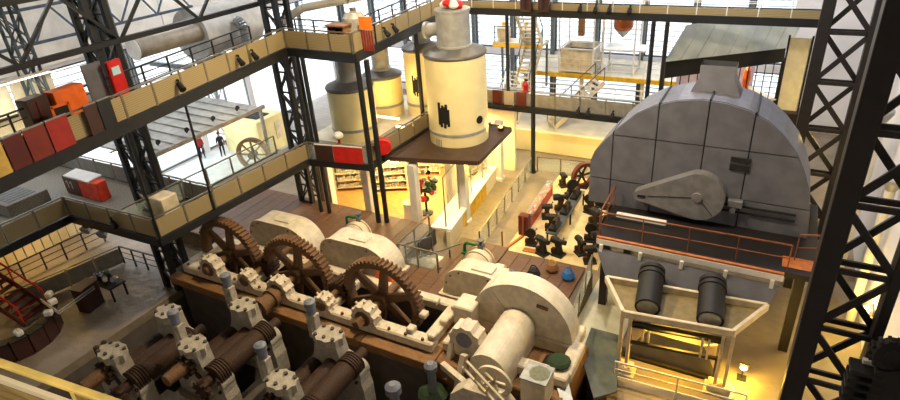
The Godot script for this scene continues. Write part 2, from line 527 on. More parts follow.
func shell() -> void:
	var st := mb()
	for r in [[-34.9, -22.6, -43.0, 3.0], [-22.6, 4.4, -43.0, -16.5], [-3.6, 4.4, -16.5, 3.0], [-22.6, -3.6, -4.0, 3.0]]:
		bx(st, Vector3((r[0] + r[1]) / 2, -0.2, (r[2] + r[3]) / 2), Vector3(r[1] - r[0], 0.4, r[3] - r[2]))
	struct("floor", st, M.floor)
	st = mb()   # the pit under the mills
	bx(st, Vector3(-13.1, -4.2, -10.2), Vector3(19.6, 0.4, 13.4))
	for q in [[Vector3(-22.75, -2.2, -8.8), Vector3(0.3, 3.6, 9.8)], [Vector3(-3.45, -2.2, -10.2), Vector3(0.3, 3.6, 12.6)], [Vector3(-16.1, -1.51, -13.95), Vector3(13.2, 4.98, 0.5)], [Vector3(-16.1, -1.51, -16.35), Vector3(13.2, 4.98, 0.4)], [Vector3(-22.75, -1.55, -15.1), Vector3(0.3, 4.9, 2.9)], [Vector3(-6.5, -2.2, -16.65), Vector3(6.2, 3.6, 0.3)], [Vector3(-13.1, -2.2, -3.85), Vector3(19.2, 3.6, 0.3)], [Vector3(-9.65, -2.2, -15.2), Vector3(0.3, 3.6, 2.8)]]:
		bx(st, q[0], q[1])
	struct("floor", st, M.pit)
	st = mb()
	bx(st, Vector3(-15.1, 18.7, -20), Vector3(40.2, 0.4, 47.2))
	struct("ceiling", st, M.roof)
	# right wall and the wall behind the camera
	st = mb()
	bx(st, Vector3(4.6, 9.25, -20), Vector3(0.4, 18.5, 46.8))
	struct("wall_right", st, M.wall)
	st = mb()
	bx(st, Vector3(-15.1, 9.25, 3.2), Vector3(40.2, 18.5, 0.4))
	struct("wall_front", st, M.wall)
	# back wall with tall louvred windows
	st = mb()
	bx(st, Vector3(-15.1, 0.15, -43.2), Vector3(39.6, 0.7, 0.4))
	bx(st, Vector3(-15.1, 15.2, -43.2), Vector3(39.6, 6.6, 0.4))
	bx(st, Vector3(-15.1, 3.95, -43.15), Vector3(39.6, 0.5, 0.35))
	bx(st, Vector3(2.4, 6.2, -43.15), Vector3(4.2, 12, 0.5))
	struct("wall_back", st, M.wall)
	var n := 1
	for i in 11:
		var x0 := -34.6 + i * 3.25
		st = mb()
		bx(st, Vector3(x0, 6.2, -42.95), Vector3(0.28, 11.4, 0.3))
		struct("trim_%d" % (i + 1), st, M.steel_grey)
		window_bay(n, Vector3(x0 + 0.1, 0, -43.2), Vector3(x0 + 3.15, 0, -43.2), 4.2, 11.9, true); n += 1
		window_bay(n, Vector3(x0 + 0.1, 0, -43.2), Vector3(x0 + 3.15, 0, -43.2), 0.5, 3.7, true); n += 1
	# left wall: open glazed bays below, louvres in the middle, white panels above
	st = mb()
	bx(st, Vector3(-34.7, 13.4, -20), Vector3(0.4, 10.2, 46.8))
	bx(st, Vector3(-34.7, 4.55, -20), Vector3(0.4, 0.5, 46.8))
	bx(st, Vector3(-34.7, 2.1, -6.5), Vector3(0.4, 4.6, 19.4))
	for z in [-21.0, -26.0, -31.0, -36.0, -41.0]:
		bx(st, Vector3(-34.7, 2.1, z), Vector3(0.4, 4.6, 0.4))
	struct("wall_left", st, M.wall)
	for i in 4:
		window_bay(n, Vector3(-34.7, 0, -16.2 - i * 5.0), Vector3(-34.7, 0, -20.9 - i * 5.0), 0.1, 4.3, false); n += 1
	for i in 9:
		window_bay(n, Vector3(-34.7, 0, 3.0 - i * 5.1), Vector3(-34.7, 0, 3.0 - i * 5.1 - 5.0), 4.8, 8.3, true); n += 1
	for i in 12:   # white wall panels with open joints above the louvres
		var p := mb()
		bx(p, Vector3(-34.46, 10.7, 0.8 - i * 4.0), Vector3(0.08, 4.4, 3.9), Basis(), 0.02)
		part("wall_panel", p, M.white, get_node("wall_left"))
	# paving outdoors
	st = mb()
	bx(st, Vector3(-70, -0.5, -30), Vector3(70.2, 0.4, 140))
	bx(st, Vector3(-14, -0.5, -78.4), Vector3(41.6, 0.4, 70))
	struct("floor", st, M.plaza)
	# cream end wall of the low corridor
	st = mb()
	bx(st, Vector3(-10.5, 0.7, -34.2), Vector3(15.0, 1.4, 0.3), Basis(), 0.03)
	struct("wall_corridor", st, M.wall_cream)
	st = mb()
	bx(st, Vector3(-10.5, 1.3, -36.2), Vector3(15.0, 0.16, 3.8))
	struct("floor", st, M.pale_floor)

# ---------------------------------------------------------------- walkways
func rail(t: Node3D, a: Vector3, b: Vector3, kind: int, h := 0.92, gap := 1.35) -> void:
	var L := a.distance_to(b)
	var n := maxi(1, int(round(L / gap)))
	var d := (b - a) / n
	var pm: Material = M.rail
	if kind == 4: pm = M.orange_pipe
	elif kind == 2: pm = M.steel
	elif kind == 6 or kind == 7: pm = M.white
	var th := 0.6 if kind in [4, 6, 7] else 1.0
	for i in n + 1:
		var p := a + d * i
		var s := mb()
		bx(s, p + Vector3(0, h / 2, 0), Vector3(0.06 * th, h, 0.06 * th))
		part("post", s, pm, t, true)
	var s := mb()
	bar(s, a + Vector3(0, h, 0), b + Vector3(0, h, 0), 0.07 * th, 0.05)
	part("handrail", s, pm, t, true)
	if kind == 1 or kind == 3 or kind == 5:
		for i in n:
			s = mb()
			var p := a + d * i
			var q := a + d * (i + 1)
			var e := d.normalized() * 0.05
			bar(s, p + e + Vector3(0, h * 0.48, 0), q - e + Vector3(0, h * 0.48, 0), 0.02 if kind == 3 else 0.035, h * 0.82)
			part("panel", s, M.panel if kind == 1 else (M.glass if kind == 3 else M.panel_grey), t, true)
	else:
		if kind == 7:
			for i in n:
				s = mb()
				bar(s, a + d * i + d.normalized() * 0.03 + Vector3(0, 0.2, 0), a + d * (i + 1) - d.normalized() * 0.03 + Vector3(0, 0.2, 0), 0.035, 0.36)
				part("kick_panel", s, M.panel, t, true)
		for k in ([0.5] if kind == 4 else [0.35, 0.68]):
			s = mb()
			bar(s, a + Vector3(0, h * k, 0), b + Vector3(0, h * k, 0), 0.03, 0.03)
			part("rail_bar", s, pm, t, true)

# poly: corners (x, z); edges: [i, kind] puts a fascia beam and a railing on the edge i -> i+1
func walkway(nm: String, label: String, poly: Array, top: float, edges: Array, fascia := 0.34, deck_mat: Material = null, fas_mat: Material = null) -> Node3D:
	var c := Vector2.ZERO
	for p in poly: c += p
	c /= poly.size()
	var t := thing(nm, label, "walkway", Vector3(c.x, top, c.y))
	var st := mb()
	var pp := PackedVector2Array()
	for p in poly: pp.append(Vector2(p.x, -p.y))
	prism(st, pp, Vector3(0, top - 0.12, 0), Basis(Vector3.RIGHT, Vector3.FORWARD, Vector3.UP), 0.12)
	part("deck", st, deck_mat if deck_mat else M.deck, t, true)
	for e in edges:
		var p: Vector2 = poly[e[0]]
		var q: Vector2 = poly[(e[0] + 1) % poly.size()]
		var a := Vector3(p.x, top, p.y)
		var b := Vector3(q.x, top, q.y)
		st = mb()
		bar(st, a + Vector3(0, 0.04 - fascia / 2, 0), b + Vector3(0, 0.04 - fascia / 2, 0), 0.14, fascia)
		part("edge_beam", st, fas_mat if fas_mat else M.steel, t, true)
		if e[1] > 0:
			var ins := (Vector3(c.x, top, c.y) - (a + b) / 2)
			var nn := (b - a).cross(Vector3.UP).normalized()
			if nn.dot(ins) < 0: nn = -nn
			rail(t, a + nn * 0.05, b + nn * 0.05, e[1])
	return t

func walkways() -> void:
	var v := func(x: float, z: float) -> Vector2: return Vector2(x, z)
	# lower level
	walkway("walkway", "wide lower landing at the left with cream slatted railing", [v.call(-26.0, -3.0), v.call(-26.0, -11.9), v.call(-34.3, -12.2), v.call(-34.3, -3.0)], 4.08, [[0, 1]])
	walkway("walkway", "short lower walkway along the landing front, with spotlights on its railing", [v.call(-26.0, -11.9), v.call(-20.4, -12.07), v.call(-20.5, -15.2), v.call(-34.3, -15.2), v.call(-34.3, -12.2)], 4.08, [[0, 1], [2, 5]])
	walkway("walkway", "lower walkway running past the gears with cream slatted railing", [v.call(-20.4, -12.07), v.call(-19.8, -20.5), v.call(-22.1, -20.6), v.call(-22.5, -12.1)], 4.08, [[0, 1], [2, 3]])
	walkway("walkway", "lower walkway corner hung with a dark and a red banner", [v.call(-19.8, -20.5), v.call(-16.5, -21.05), v.call(-16.5, -22.9), v.call(-22.0, -22.8), v.call(-22.1, -20.6)], 4.08, [[0, 3]])
	walkway("walkway", "short lower walkway from the banner corner to the tank deck", [v.call(-16.5, -21.05), v.call(-16.25, -26.3), v.call(-18.2, -26.3), v.call(-18.2, -22.9), v.call(-16.6, -22.9)], 4.08, [[0, 1]])
	walkway("tank_deck", "brown steel deck carrying the tallest tank above the shop", [v.call(-16.2, -22.3), v.call(-14.3, -22.75), v.call(-11.85, -23.35), v.call(-12.05, -27.8), v.call(-16.2, -28.4)], 4.02, [[0, 0], [1, 0], [2, 0], [3, 0]], 0.22, M.brown_deck, M.brown_deck)
	walkway("tank_deck", "cream deck carrying the three smaller tanks behind the banners", [v.call(-16.2, -26.3), v.call(-16.2, -31.0), v.call(-22.0, -31.0), v.call(-22.0, -22.9), v.call(-18.25, -22.9), v.call(-18.25, -26.3)], 4.03, [[0, 1]], 0.22, M.pale_floor, M.steel)
	# upper level
	walkway("walkway", "upper walkway across the left with cream railing and exhibition panels", [v.call(-17.6, -3.5), v.call(-20.3, -20.9), v.call(-22.5, -20.9), v.call(-19.8, -3.5)], 9.5, [[0, 1], [2, 2]], 0.42)
	walkway("walkway", "upper walkway corner above the banners with a brown cabinet", [v.call(-20.3, -20.9), v.call(-16.3, -20.75), v.call(-16.35, -22.6), v.call(-22.5, -22.9), v.call(-22.5, -20.9)], 9.5, [[0, 1], [2, 2]], 0.40)
	walkway("walkway", "upper walkway leading from the corner back to the tall tank", [v.call(-16.3, -20.75), v.call(-16.9, -31.0), v.call(-18.6, -31.0), v.call(-18.0, -22.8)], 9.5, [[0, 1], [2, 2]], 0.40)
	walkway("walkway", "upper walkway along the back above the hooded machine", [v.call(-17.0, -31.0), v.call(1.4, -31.0), v.call(1.4, -33.2), v.call(-17.0, -33.2)], 9.55, [[0, 7], [2, 6]], 0.36)
	walkway("walkway", "lower walkway along the back with grey panelled railing and spotlights", [v.call(-15.0, -31.0), v.call(-5.0, -31.0), v.call(-5.0, -33.0), v.call(-15.0, -33.0)], 4.1, [[0, 5], [2, 6]], 0.36)
	var bd := walkway("back_deck", "cream raised deck by the back windows with a yellow edge", [v.call(-16.0, -38.2), v.call(-3.0, -38.2), v.call(-3.0, -42.6), v.call(-16.0, -42.6)], 4.05, [[0, 0]], 0.3, M.pale_floor, M.yellow)
	for x in [-15.5, -11.5, -7.5, -3.5]:
		var st := mb()
		bx(st, Vector3(x, 1.95, -38.6), Vector3(0.22, 3.8, 0.22))
		part("support", st, M.cream_clean, bd, true)
	# slim posts between floor and walkways
	var posts := [[-20.35, -12.12, 4.08, 9.2, 0.05, "slim post at the corner of the lower landing"], [-20.2, -14.75, 4.08, 9.2, 0.05, "slim rod between the walkways beside the gears"], [-12.03, -31.05, 0.0, 9.2, 0.13, "tall dark post on the floor beside the tall tank"], [-5.75, -31.0, 0.0, 9.2, 0.11, "left of two dark posts behind the hooded machine"], [-5.1, -31.0, 0.0, 9.2, 0.11, "right of two dark posts behind the hooded machine"], [-16.35, -20.95, 0.0, 9.2, 0.13, "left of the paired dark posts at the banner corner"], [-15.95, -21.1, 0.0, 9.2, 0.13, "right of the paired dark posts at the banner corner"], [-19.85, -20.75, 0.0, 9.2, 0.11, "left dark post under the walkway corner"], [-19.35, -20.8, 0.0, 9.2, 0.11, "second dark post under the walkway corner"], [-16.75, -26.6, 4.0, 9.2, 0.12, "dark post on the deck beside the tall tank"], [-13.6, -31.1, 4.1, 9.2, 0.1, "dark post beside the back stairs"]]
	for p in posts:
		var t := thing("post", p[5], "post", Vector3(p[0], p[2], p[1]))
		var st := mb()
		cyl(st, Vector3(0, 0, 0), Vector3(0, p[3] - p[2], 0), p[4], p[4], 10)
		part("shaft", st, M.steel, t)
		st = mb()
		cyl(st, Vector3(0, 0, 0), Vector3(0, 0.05, 0), p[4] * 1.7, p[4] * 1.7, 10)
		part("foot_plate", st, M.steel, t)

# ---------------------------------------------------------------- lattice columns and girders
func lattice(t: Node3D, a: Vector3, b: Vector3, ux: Vector3, w: float, uz: Vector3, dp: float, chord: float, brace: float, step: float, m: Material, cross := true) -> void:
	var corners := [ux * w / 2 + uz * dp / 2, -ux * w / 2 + uz * dp / 2, -ux * w / 2 - uz * dp / 2, ux * w / 2 - uz * dp / 2]
	for c in corners:
		var st := mb()
		bar(st, a + c, b + c, chord, chord, ux)
		part("chord", st, m, t, true)
	var L := a.distance_to(b)
	var n := maxi(1, int(round(L / step)))
	for i in n:
		var p := a.lerp(b, float(i) / n)
		var q := a.lerp(b, float(i + 1) / n)
		for f in 4:
			var c0: Vector3 = corners[f]
			var c1: Vector3 = corners[(f + 1) % 4]
			var st := mb()
			if (i + f) % 2 == 0: bar(st, p + c0, q + c1, brace, brace * 0.6)
			else: bar(st, p + c1, q + c0, brace, brace * 0.6)
			part("brace", st, m, t, true)
			if cross and f % 2 == 0:
				st = mb()
				if (i + f) % 2 == 1: bar(st, p + c0, q + c1, brace, brace * 0.6)
				else: bar(st, p + c1, q + c0, brace, brace * 0.6)
				part("brace", st, m, t, true)
			if f % 2 == 0:
				st = mb()
				bar(st, p + c0, p + c1, brace, brace * 0.8)
				part("strut", st, m, t, true)

func columns() -> void:
	for s in [[-23.0, -13.9, "dark lattice column rising through the lower landing"], [-21.3, -21.7, "dark lattice column at the walkway corner"]]:
		var t := thing("lattice_column", s[2], "column", Vector3(s[0], 0, s[1]))
		lattice(t, Vector3(s[0], 0, s[1]), Vector3(s[0], 18.4, s[1]), Vector3.RIGHT, 0.75, Vector3.BACK, 0.75, 0.22, 0.09, 1.0, M.steel, false)
	for s in [[-30.5, -18.8, "pale lattice column behind the orange box"], [-36.5, -29.5, "pale slim lattice column behind the drum"]]:
		var t := thing("lattice_column", s[2], "column", Vector3(s[0], 0, s[1]))
		lattice(t, Vector3(s[0], 0, s[1]), Vector3(s[0], 18.4, s[1]), Vector3.RIGHT, 0.8, Vector3.BACK, 0.8, 0.12, 0.07, 1.2, M.steel_grey, false)
	# girder on the left, running to the back
	var g := thing("lattice_girder", "dark lattice roof girder across the upper left", "girder", Vector3(-22.4, 11.3, -14))
	for y in [11.3, 13.3]:
		var st := mb()
		bar(st, Vector3(-22.4, y, -3), Vector3(-22.4, y, -30), 0.2, 0.2)
		part("chord", st, M.steel, g, true)
	for i in 14:
		var z := -3.0 - i * 1.9
		var st := mb()
		bar(st, Vector3(-22.4, 11.3 if i % 2 == 0 else 13.3, z), Vector3(-22.4, 13.3 if i % 2 == 0 else 11.3, z - 1.9), 0.11, 0.11)
		part("brace", st, M.steel, g, true)
	var g2 := thing("lattice_girder", "slim blue-grey lattice girder behind the dark roof girder", "girder", Vector3(-28.0, 10.9, -16))
	for y in [10.9, 12.3]:
		var st := mb()
		bar(st, Vector3(-28, y, -4), Vector3(-28, y, -22.5), 0.12, 0.12)
		part("chord", st, M.steel_blue, g2, true)
	for i in 18:
		var z := -4.0 - i * 1.02
		var st := mb()
		bar(st, Vector3(-28, 10.9 if i % 2 == 0 else 12.3, z), Vector3(-28, 12.3 if i % 2 == 0 else 10.9, z - 1.02), 0.07, 0.07)
		part("brace", st, M.steel_blue, g2, true)
	for q in [[-23.6, -11.4, "blue-grey lattice mast behind the orange cabinet"]]:
		var t := thing("lattice_mast", q[2], "mast", Vector3(q[0], 9.29, q[1]))
		lattice(t, Vector3(q[0], 9.29, q[1]), Vector3(q[0], 18.4, q[1]), Vector3.RIGHT, 0.5, Vector3.BACK, 0.5, 0.09, 0.05, 0.7, M.steel_blue, false)
	# lattice columns on the right
	var c1 := thing("lattice_column", "dark braced column behind the hooded machine", "column", Vector3(2.15, 0, -29))
	truss_column(c1, 1.35, 3.0, -29.0, 0.46, 0.24, 2.08, 1.2, 0.2)
	var c2 := thing("lattice_column", "black braced column nearest, cutting the right edge", "column", Vector3(2.0, 0, -12))
	truss_column(c2, 1.5, 2.62, -12.0, 0.4, 0.18, 1.42, 0.24, 0.14)

func truss_column(t: Node3D, x0: float, x1: float, z: float, wl: float, wr: float, step: float, off: float, bw: float) -> void:
	var H := 18.4
	for q in [[x0, wl], [x1, wr]]:
		var st := mb()
		bx(st, Vector3(q[0], H / 2, z), Vector3(q[1], H, 0.42), Basis(), 0.015)
		part("chord", st, M.steel_brown, t, true)
	var n := int((H - off) / step)
	for i in n:
		var y := i * step + off
		for dz in [-0.17, 0.17]:
			var st := mb()
			bar(st, Vector3(x0, y, z + dz), Vector3(x1, y, z + dz), 0.06, bw * 0.85)
			part("strut", st, M.steel_brown, t, true)
			st = mb()
			if (i + (0 if dz < 0 else 1)) % 2 == 0: bar(st, Vector3(x0, y, z + dz), Vector3(x1, y + step, z + dz), 0.06, bw)
			else: bar(st, Vector3(x1, y, z + dz), Vector3(x0, y + step, z + dz), 0.06, bw)
			part("brace", st, M.steel_brown, t, true)

# ---------------------------------------------------------------- brown mill floor
func mill_floor() -> void:
	var st := mb()
	bx(st, Vector3(-18.05, 0.45, -19.1), Vector3(9.1, 0.9, 5.1))
	bx(st, Vector3(-24.8, 0.45, -19.1), Vector3(4.4, 0.9, 5.1))
	bx(st, Vector3(-12.5, 0.45, -17.35), Vector3(2.2, 0.9, 1.6))
	bx(st, Vector3(-10.45, 0.45, -18.9), Vector3(1.9, 0.9, 4.7))
	bx(st, Vector3(-7.4, 0.45, -18.8), Vector3(4.0, 0.9, 4.2))
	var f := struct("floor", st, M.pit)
	for i in 29:
		var x := -26.5 + i * 0.6
		var z0 := -16.45
		var z1 := -21.7 if x < -13.4 else -21.25
		if x > -13.45 and x < -11.5:
			z1 = -18.4
		st = mb()
		bx(st, Vector3(x, 0.95, (z0 + z1) / 2), Vector3(0.585, 0.1, absf(z1 - z0)), Basis(), 0.008)
		part("plank", st, M.plank if i % 3 else M.plank_b, f)
	for i in 6:
		st = mb()
		bx(st, Vector3(-9.06 + i * 0.6, 0.95, -18.85), Vector3(0.585, 0.1, 4.4), Basis(), 0.008)
		part("plank", st, M.plank if i % 3 else M.plank_b, f)
	# timber edge of the gear bed
	var t := thing("timber_sill", "long brown timber sill under the front of the gear frames", "sill", Vector3(-16, 0.6, -13.6))
	for i in 5:
		st = mb()
		bx(st, Vector3(-21.2 + i * 2.64, 0.82, -13.45), Vector3(2.62, 0.38, 0.5), Basis(), 0.02)
		part("beam", st, M.timber, t, true)
	st = mb()
	bx(st, Vector3(-9.2, 0.82, -15.1), Vector3(0.6, 0.38, 3.8), Basis(), 0.02)
	part("beam", st, M.timber, t, true)

# ---------------------------------------------------------------- gears
func gear_outline(r: float, n: int, th: float) -> PackedVector2Array:
	var o := PackedVector2Array()
	for i in n:
		for q in [[0.0, -th], [0.18, 0.0], [0.5, 0.0], [0.68, -th]]:
			var t: float = TAU * (i + q[0]) / n
			o.append(Vector2(cos(t), sin(t)) * (r + q[1]))
	return o

func big_gear(at: Vector3, r: float, w: float, label: String, m: Material) -> Node3D:
	var t := thing("spur_gear", label, "gear", at, 0.0, "large spur gears")
	var o := gear_outline(r, 56, 0.11)
	var inn := PackedVector2Array()
	for p in o: inn.append(p.normalized() * (r - 0.34))
	var st := mb()
	ring(st, o, inn, Vector3(0, 0, -w / 2), Basis(), w)
	part("rim", st, m, t)
	for i in 6:
		var a := TAU * i / 6.0 + 0.35
		var e := Vector3(cos(a), sin(a), 0)
		var bs := Basis(Vector3.BACK, a)
		st = mb()
		var poly := PackedVector2Array([Vector2(0.25, -0.2), Vector2(r - 0.3, -0.13), Vector2(r - 0.3, 0.13), Vector2(0.25, 0.2)])
		prism(st, poly, Vector3(0, 0, -w * 0.2), bs, w * 0.4)
		part("spoke", st, m, t)
	st = mb()
	cyl(st, Vector3(0, 0, -w * 0.75), Vector3(0, 0, w * 0.75), 0.33, 0.33, 20)
	part("hub", st, m, t)
	st = mb()
	cyl(st, Vector3(0, 0, -1.3), Vector3(0, 0, 1.55), 0.17, 0.17, 14)
	part("shaft", st, M.rust, t)
	return t

func bearing(at: Vector3, r: float, label: String, d := 0.5) -> Node3D:
	var t := thing("bearing_block", label, "bearing", at, 0.0, "bearing blocks on the gear frame")
	var p := PackedVector2Array([Vector2(-r * 1.5, -r * 0.9), Vector2(r * 1.5, -r * 0.9), Vector2(r * 1.35, -r * 0.45)])
	for k in 14:   # scalloped cap
		var a := deg_to_rad(lerpf(-20, 200, k / 13.0))
		var rr := r * (1.28 if k % 2 == 0 else 1.1)
		p.append(Vector2(cos(a), sin(a)) * rr)
	p.append(Vector2(-r * 1.35, -r * 0.45))
	var st := mb()
	prism(st, p, Vector3(0, 0, -d / 2), Basis(), d)
	part("housing", st, M.cast, t)
	for k in 5:
		var a := deg_to_rad(lerpf(10, 170, k / 4.0))
		var c := Vector3(cos(a), sin(a), 0) * r * 1.2
		st = mb()
		cyl(st, c, c + Vector3(cos(a), sin(a), 0) * 0.12, 0.05, 0.05, 6)
		part("bolt", st, M.cast, t)
	st = mb()
	cyl(st, Vector3(0, 0, d / 2 - 0.02), Vector3(0, 0, d / 2 + 0.05), r * 0.78, r * 0.7, 16)
	part("bush", st, M.rust, t)
	return t

func gear_train() -> void:
	# cream bed frames: front, back and end members
	var t := thing("gear_bed", "long cream cast frame carrying the gear bearings along the sill", "frame", Vector3(-15.7, 1.0, -14.0))
	var st := mb()
	bx(st, Vector3(-15.65, 1.2, -14.0), Vector3(13.0, 0.42, 0.55), Basis(), 0.06)
	part("front_beam", st, M.cast, t, true)
	st = mb()
	bx(st, Vector3(-15.65, 1.2, -16.2), Vector3(13.0, 0.42, 0.45), Basis(), 0.06)
	part("back_beam", st, M.cast, t, true)
	for x in [-9.45, -18.3, -14.1, -22.0]:
		st = mb()
		bx(st, Vector3(x, 1.22, -15.1), Vector3(0.45, 0.4, 1.9), Basis(), 0.05)
		part("cross_beam", st, M.cast, t, true)
	for x in [-9.3, -10.2]:
		for z in [-14.1, -15.0, -15.9]:
			st = mb()
			bx(st, Vector3(x + 0.02, 1.52, z), Vector3(0.3, 0.22, 0.34), Basis(), 0.04)
			part("lug", st, M.cast, t, true)
	for i in 18:
		st = mb()
		cyl(st, Vector3(-21.8 + i * 0.72, 1.4, -13.84), Vector3(-21.8 + i * 0.72, 1.5, -13.84), 0.06, 0.06, 6)
		part("bolt", st, M.rust, t, true)
	var names := ["rusty spur gear beneath the lower walkway, farthest left", "middle rusty spur gear of the three in a row", "rusty spur gear nearest the right end of the frame"]
	var gx := [-20.35, -16.4, -12.1]
	for i in 3:
		big_gear(Vector3(gx[i], 1.62, -15.1), 1.82, 0.42, names[i], M.rust)
		bearing(Vector3(gx[i], 1.62, -13.98), 0.44, ["cream bearing block in front of the leftmost gear", "cream bearing block in front of the middle gear", "cream bearing block with square shaft end before the right gear"][i])
		if i < 2: continue
		st = mb()   # square shaft end
		bx(st, Vector3(gx[i], 1.62, -13.5), Vector3(0.3, 0.3, 0.42), Basis(Vector3.BACK, 0.5), 0.02)
		solo("shaft_end", st, M.rust, "brown square shaft end at the bearing before the right gear", "shaft")
	for i in 2:
		var x: float = [-18.2, -14.1][i]
		bearing(Vector3(x, 1.6, -13.98), 0.32, ["small cream bearing between left and middle gears", "small cream bearing between middle and right gears"][i])
		var p := thing("pinion", ["dark toothed pinion between left and middle gears", "dark toothed pinion between middle and right gears"][i], "gear", Vector3(x, 1.6, -15.1))
		var o := gear_outline(0.45, 16, 0.1)
		st = mb()
		prism(st, o, Vector3(0, 0, -0.35), Basis(), 0.7)
		part("teeth", st, M.rust_dark, p)
		st = mb()
		cyl(st, Vector3(0, 0, -1.9), Vector3(0, 0, 1.35), 0.14, 0.14, 12)
		part("shaft", st, M.rust, p)
	gear_cover(Vector3(-19.05, 1.0, -16.75), 3.7, 1.5, 1.15, "cream rounded gear housing behind the left and middle gears")
	gear_cover(Vector3(-14.75, 1.0, -16.75), 3.8, 1.5, 1.15, "cream rounded gear housing behind the rightmost gear")
	gear_cover(Vector3(-8.9, 1.0, -16.95), 3.1, 1.4, 1.0, "cream rounded gear housing behind the covered mill")
	turbine(Vector3(-15.9, 1.0, -18.85), "cream steam turbine with green pipe behind the gear housings")
	turbine(Vector3(-9.6, 1.0, -18.9), "cream steam turbine with green pipe behind the covered mill")
	# small orange parts seen through the gears
	for q in [[Vector3(-17.3, 1.35, -16.6), "orange guard seen through the middle gear"], [Vector3(-13.0, 1.35, -16.6), "orange guard seen through the right gear"]]:
		var g := thing("guard", q[1], "guard", q[0])
		st = mb()
		prism(st, PackedVector2Array([Vector2(-0.5, -0.35), Vector2(0.5, -0.35), Vector2(0.42, 0.25), Vector2(0.1, 0.5), Vector2(-0.3, 0.4)]), Vector3(0, 0, 0), Basis(), 0.18)
		part("plate", st, M.orange, g)
		st = mb()
		cyl(st, Vector3(0, 0, 0.18), Vector3(0, 0, 0.3), 0.16, 0.16, 12)
		part("boss", st, M.cast, g)

func gear_cover(at: Vector3, w: float, h: float, d: float, label: String) -> void:
	var t := thing("gear_housing", label, "housing", at)
	var p := PackedVector2Array([Vector2(-w / 2, 0), Vector2(w / 2, 0)])
	p.append_array(arc(w / 2 - 1.25, h - 1.25, 1.25, 0, 88, 10))
	p.append_array(arc(-w / 2 + 0.95, h - 0.8, 0.8, 92, 180, 8))
	var st := mb()
	prism(st, p, Vector3(0, 0, -d), Basis(), d)
	part("casing", st, M.cream, t)
	st = mb()   # flange round the front face
	var o := PackedVector2Array()
	for q in p: o.append(q + (q - Vector2(0, h * 0.4)).normalized() * 0.05)
	prism(st, o, Vector3(0, 0.02, -0.08), Basis(), 0.1)
	part("flange", st, M.cream, t)
	st = mb()
	bx(st, Vector3(0.1, h + 0.03, -d * 0.5), Vector3(0.9, 0.08, 0.5), Basis(), 0.02)
	part("hatch", st, M.cream, t)
	for k in 7:
		var a := p[2 + (k * 3) % 19]
		st = mb()
		cyl(st, Vector3(a.x * 0.96, a.y * 0.95, 0.02), Vector3(a.x * 0.96, a.y * 0.95, 0.07), 0.045, 0.045, 6)
		part("bolt", st, M.rust, t)
	st = mb()
	bx(st, Vector3(0, 0.08, -d / 2), Vector3(w + 0.3, 0.16, d + 0.3), Basis(), 0.02)
	part("base_flange", st, M.cream, t)

func turbine(at: Vector3, label: String) -> void:
	var t := thing("steam_turbine", label, "turbine", at)
	t.scale = Vector3(0.8, 0.78, 0.8)
	var st := mb()
	lathe(st, Vector3(-0.2, 0.75, -0.6), Vector3.BACK, [Vector2(0, 0), Vector2(0.45, 0), Vector2(0.62, 0.15), Vector2(0.72, 0.45), Vector2(0.7, 0.85), Vector2(0.5, 1.1), Vector2(0.25, 1.25), Vector2(0.25, 1.6), Vector2(0, 1.6)], 22)
	part("casing", st, M.cream_clean, t)
	for k in 2:
		st = mb()
		lathe(st, Vector3(-0.2, 0.75, -0.35 + k * 0.5), Vector3.BACK, [Vector2(0.6, 0), Vector2(0.8, 0), Vector2(0.8, 0.07), Vector2(0.6, 0.07)], 22)
		part("flange", st, M.cream_clean, t)
	st = mb()
	lathe(st, Vector3(0.75, 0.55, 0.0), Vector3.RIGHT, [Vector2(0, 0), Vector2(0.3, 0), Vector2(0.34, 0.1), Vector2(0.34, 0.5), Vector2(0.18, 0.55), Vector2(0.18, 0.8), Vector2(0, 0.8)], 16)
	part("governor", st, M.cream_clean, t)
	st = mb()
	bx(st, Vector3(0.4, 0.12, -0.1), Vector3(2.4, 0.24, 1.3), Basis(), 0.03)
	part("base_plate", st, M.steel_grey, t)
	st = mb()
	bx(st, Vector3(-0.2, 1.5, -0.35), Vector3(0.32, 0.4, 0.32), Basis(), 0.04)
	cyl(st, Vector3(-0.2, 1.6, -0.35), Vector3(-0.2, 1.9, -0.35), 0.08, 0.08, 10)
	cyl(st, Vector3(-0.2, 1.9, -0.35), Vector3(-0.2, 1.95, -0.35), 0.2, 0.2, 12)
	part("valve", st, M.steel_grey, t)
	st = mb()
	var pts := [Vector3(-0.2, 1.45, -0.5)]
	for k in 6:
		var a := deg_to_rad(90.0 * k / 5.0)
		pts.append(Vector3(-1.05 - 0.22 * sin(a), 1.23 + 0.22 * cos(a), -0.5))
	pts.append(Vector3(-1.27, 0.1, -0.5))
	tube(st, pts, 0.09, 10)
	part("pipe", st, M.green, t)
	for y in [0.75, 0.3]:
		st = mb()
		cyl(st, Vector3(-1.27, y, -0.5), Vector3(-1.27, y + 0.12, -0.5), 0.19, 0.19, 12)
		part("pipe_flange", st, M.green, t)

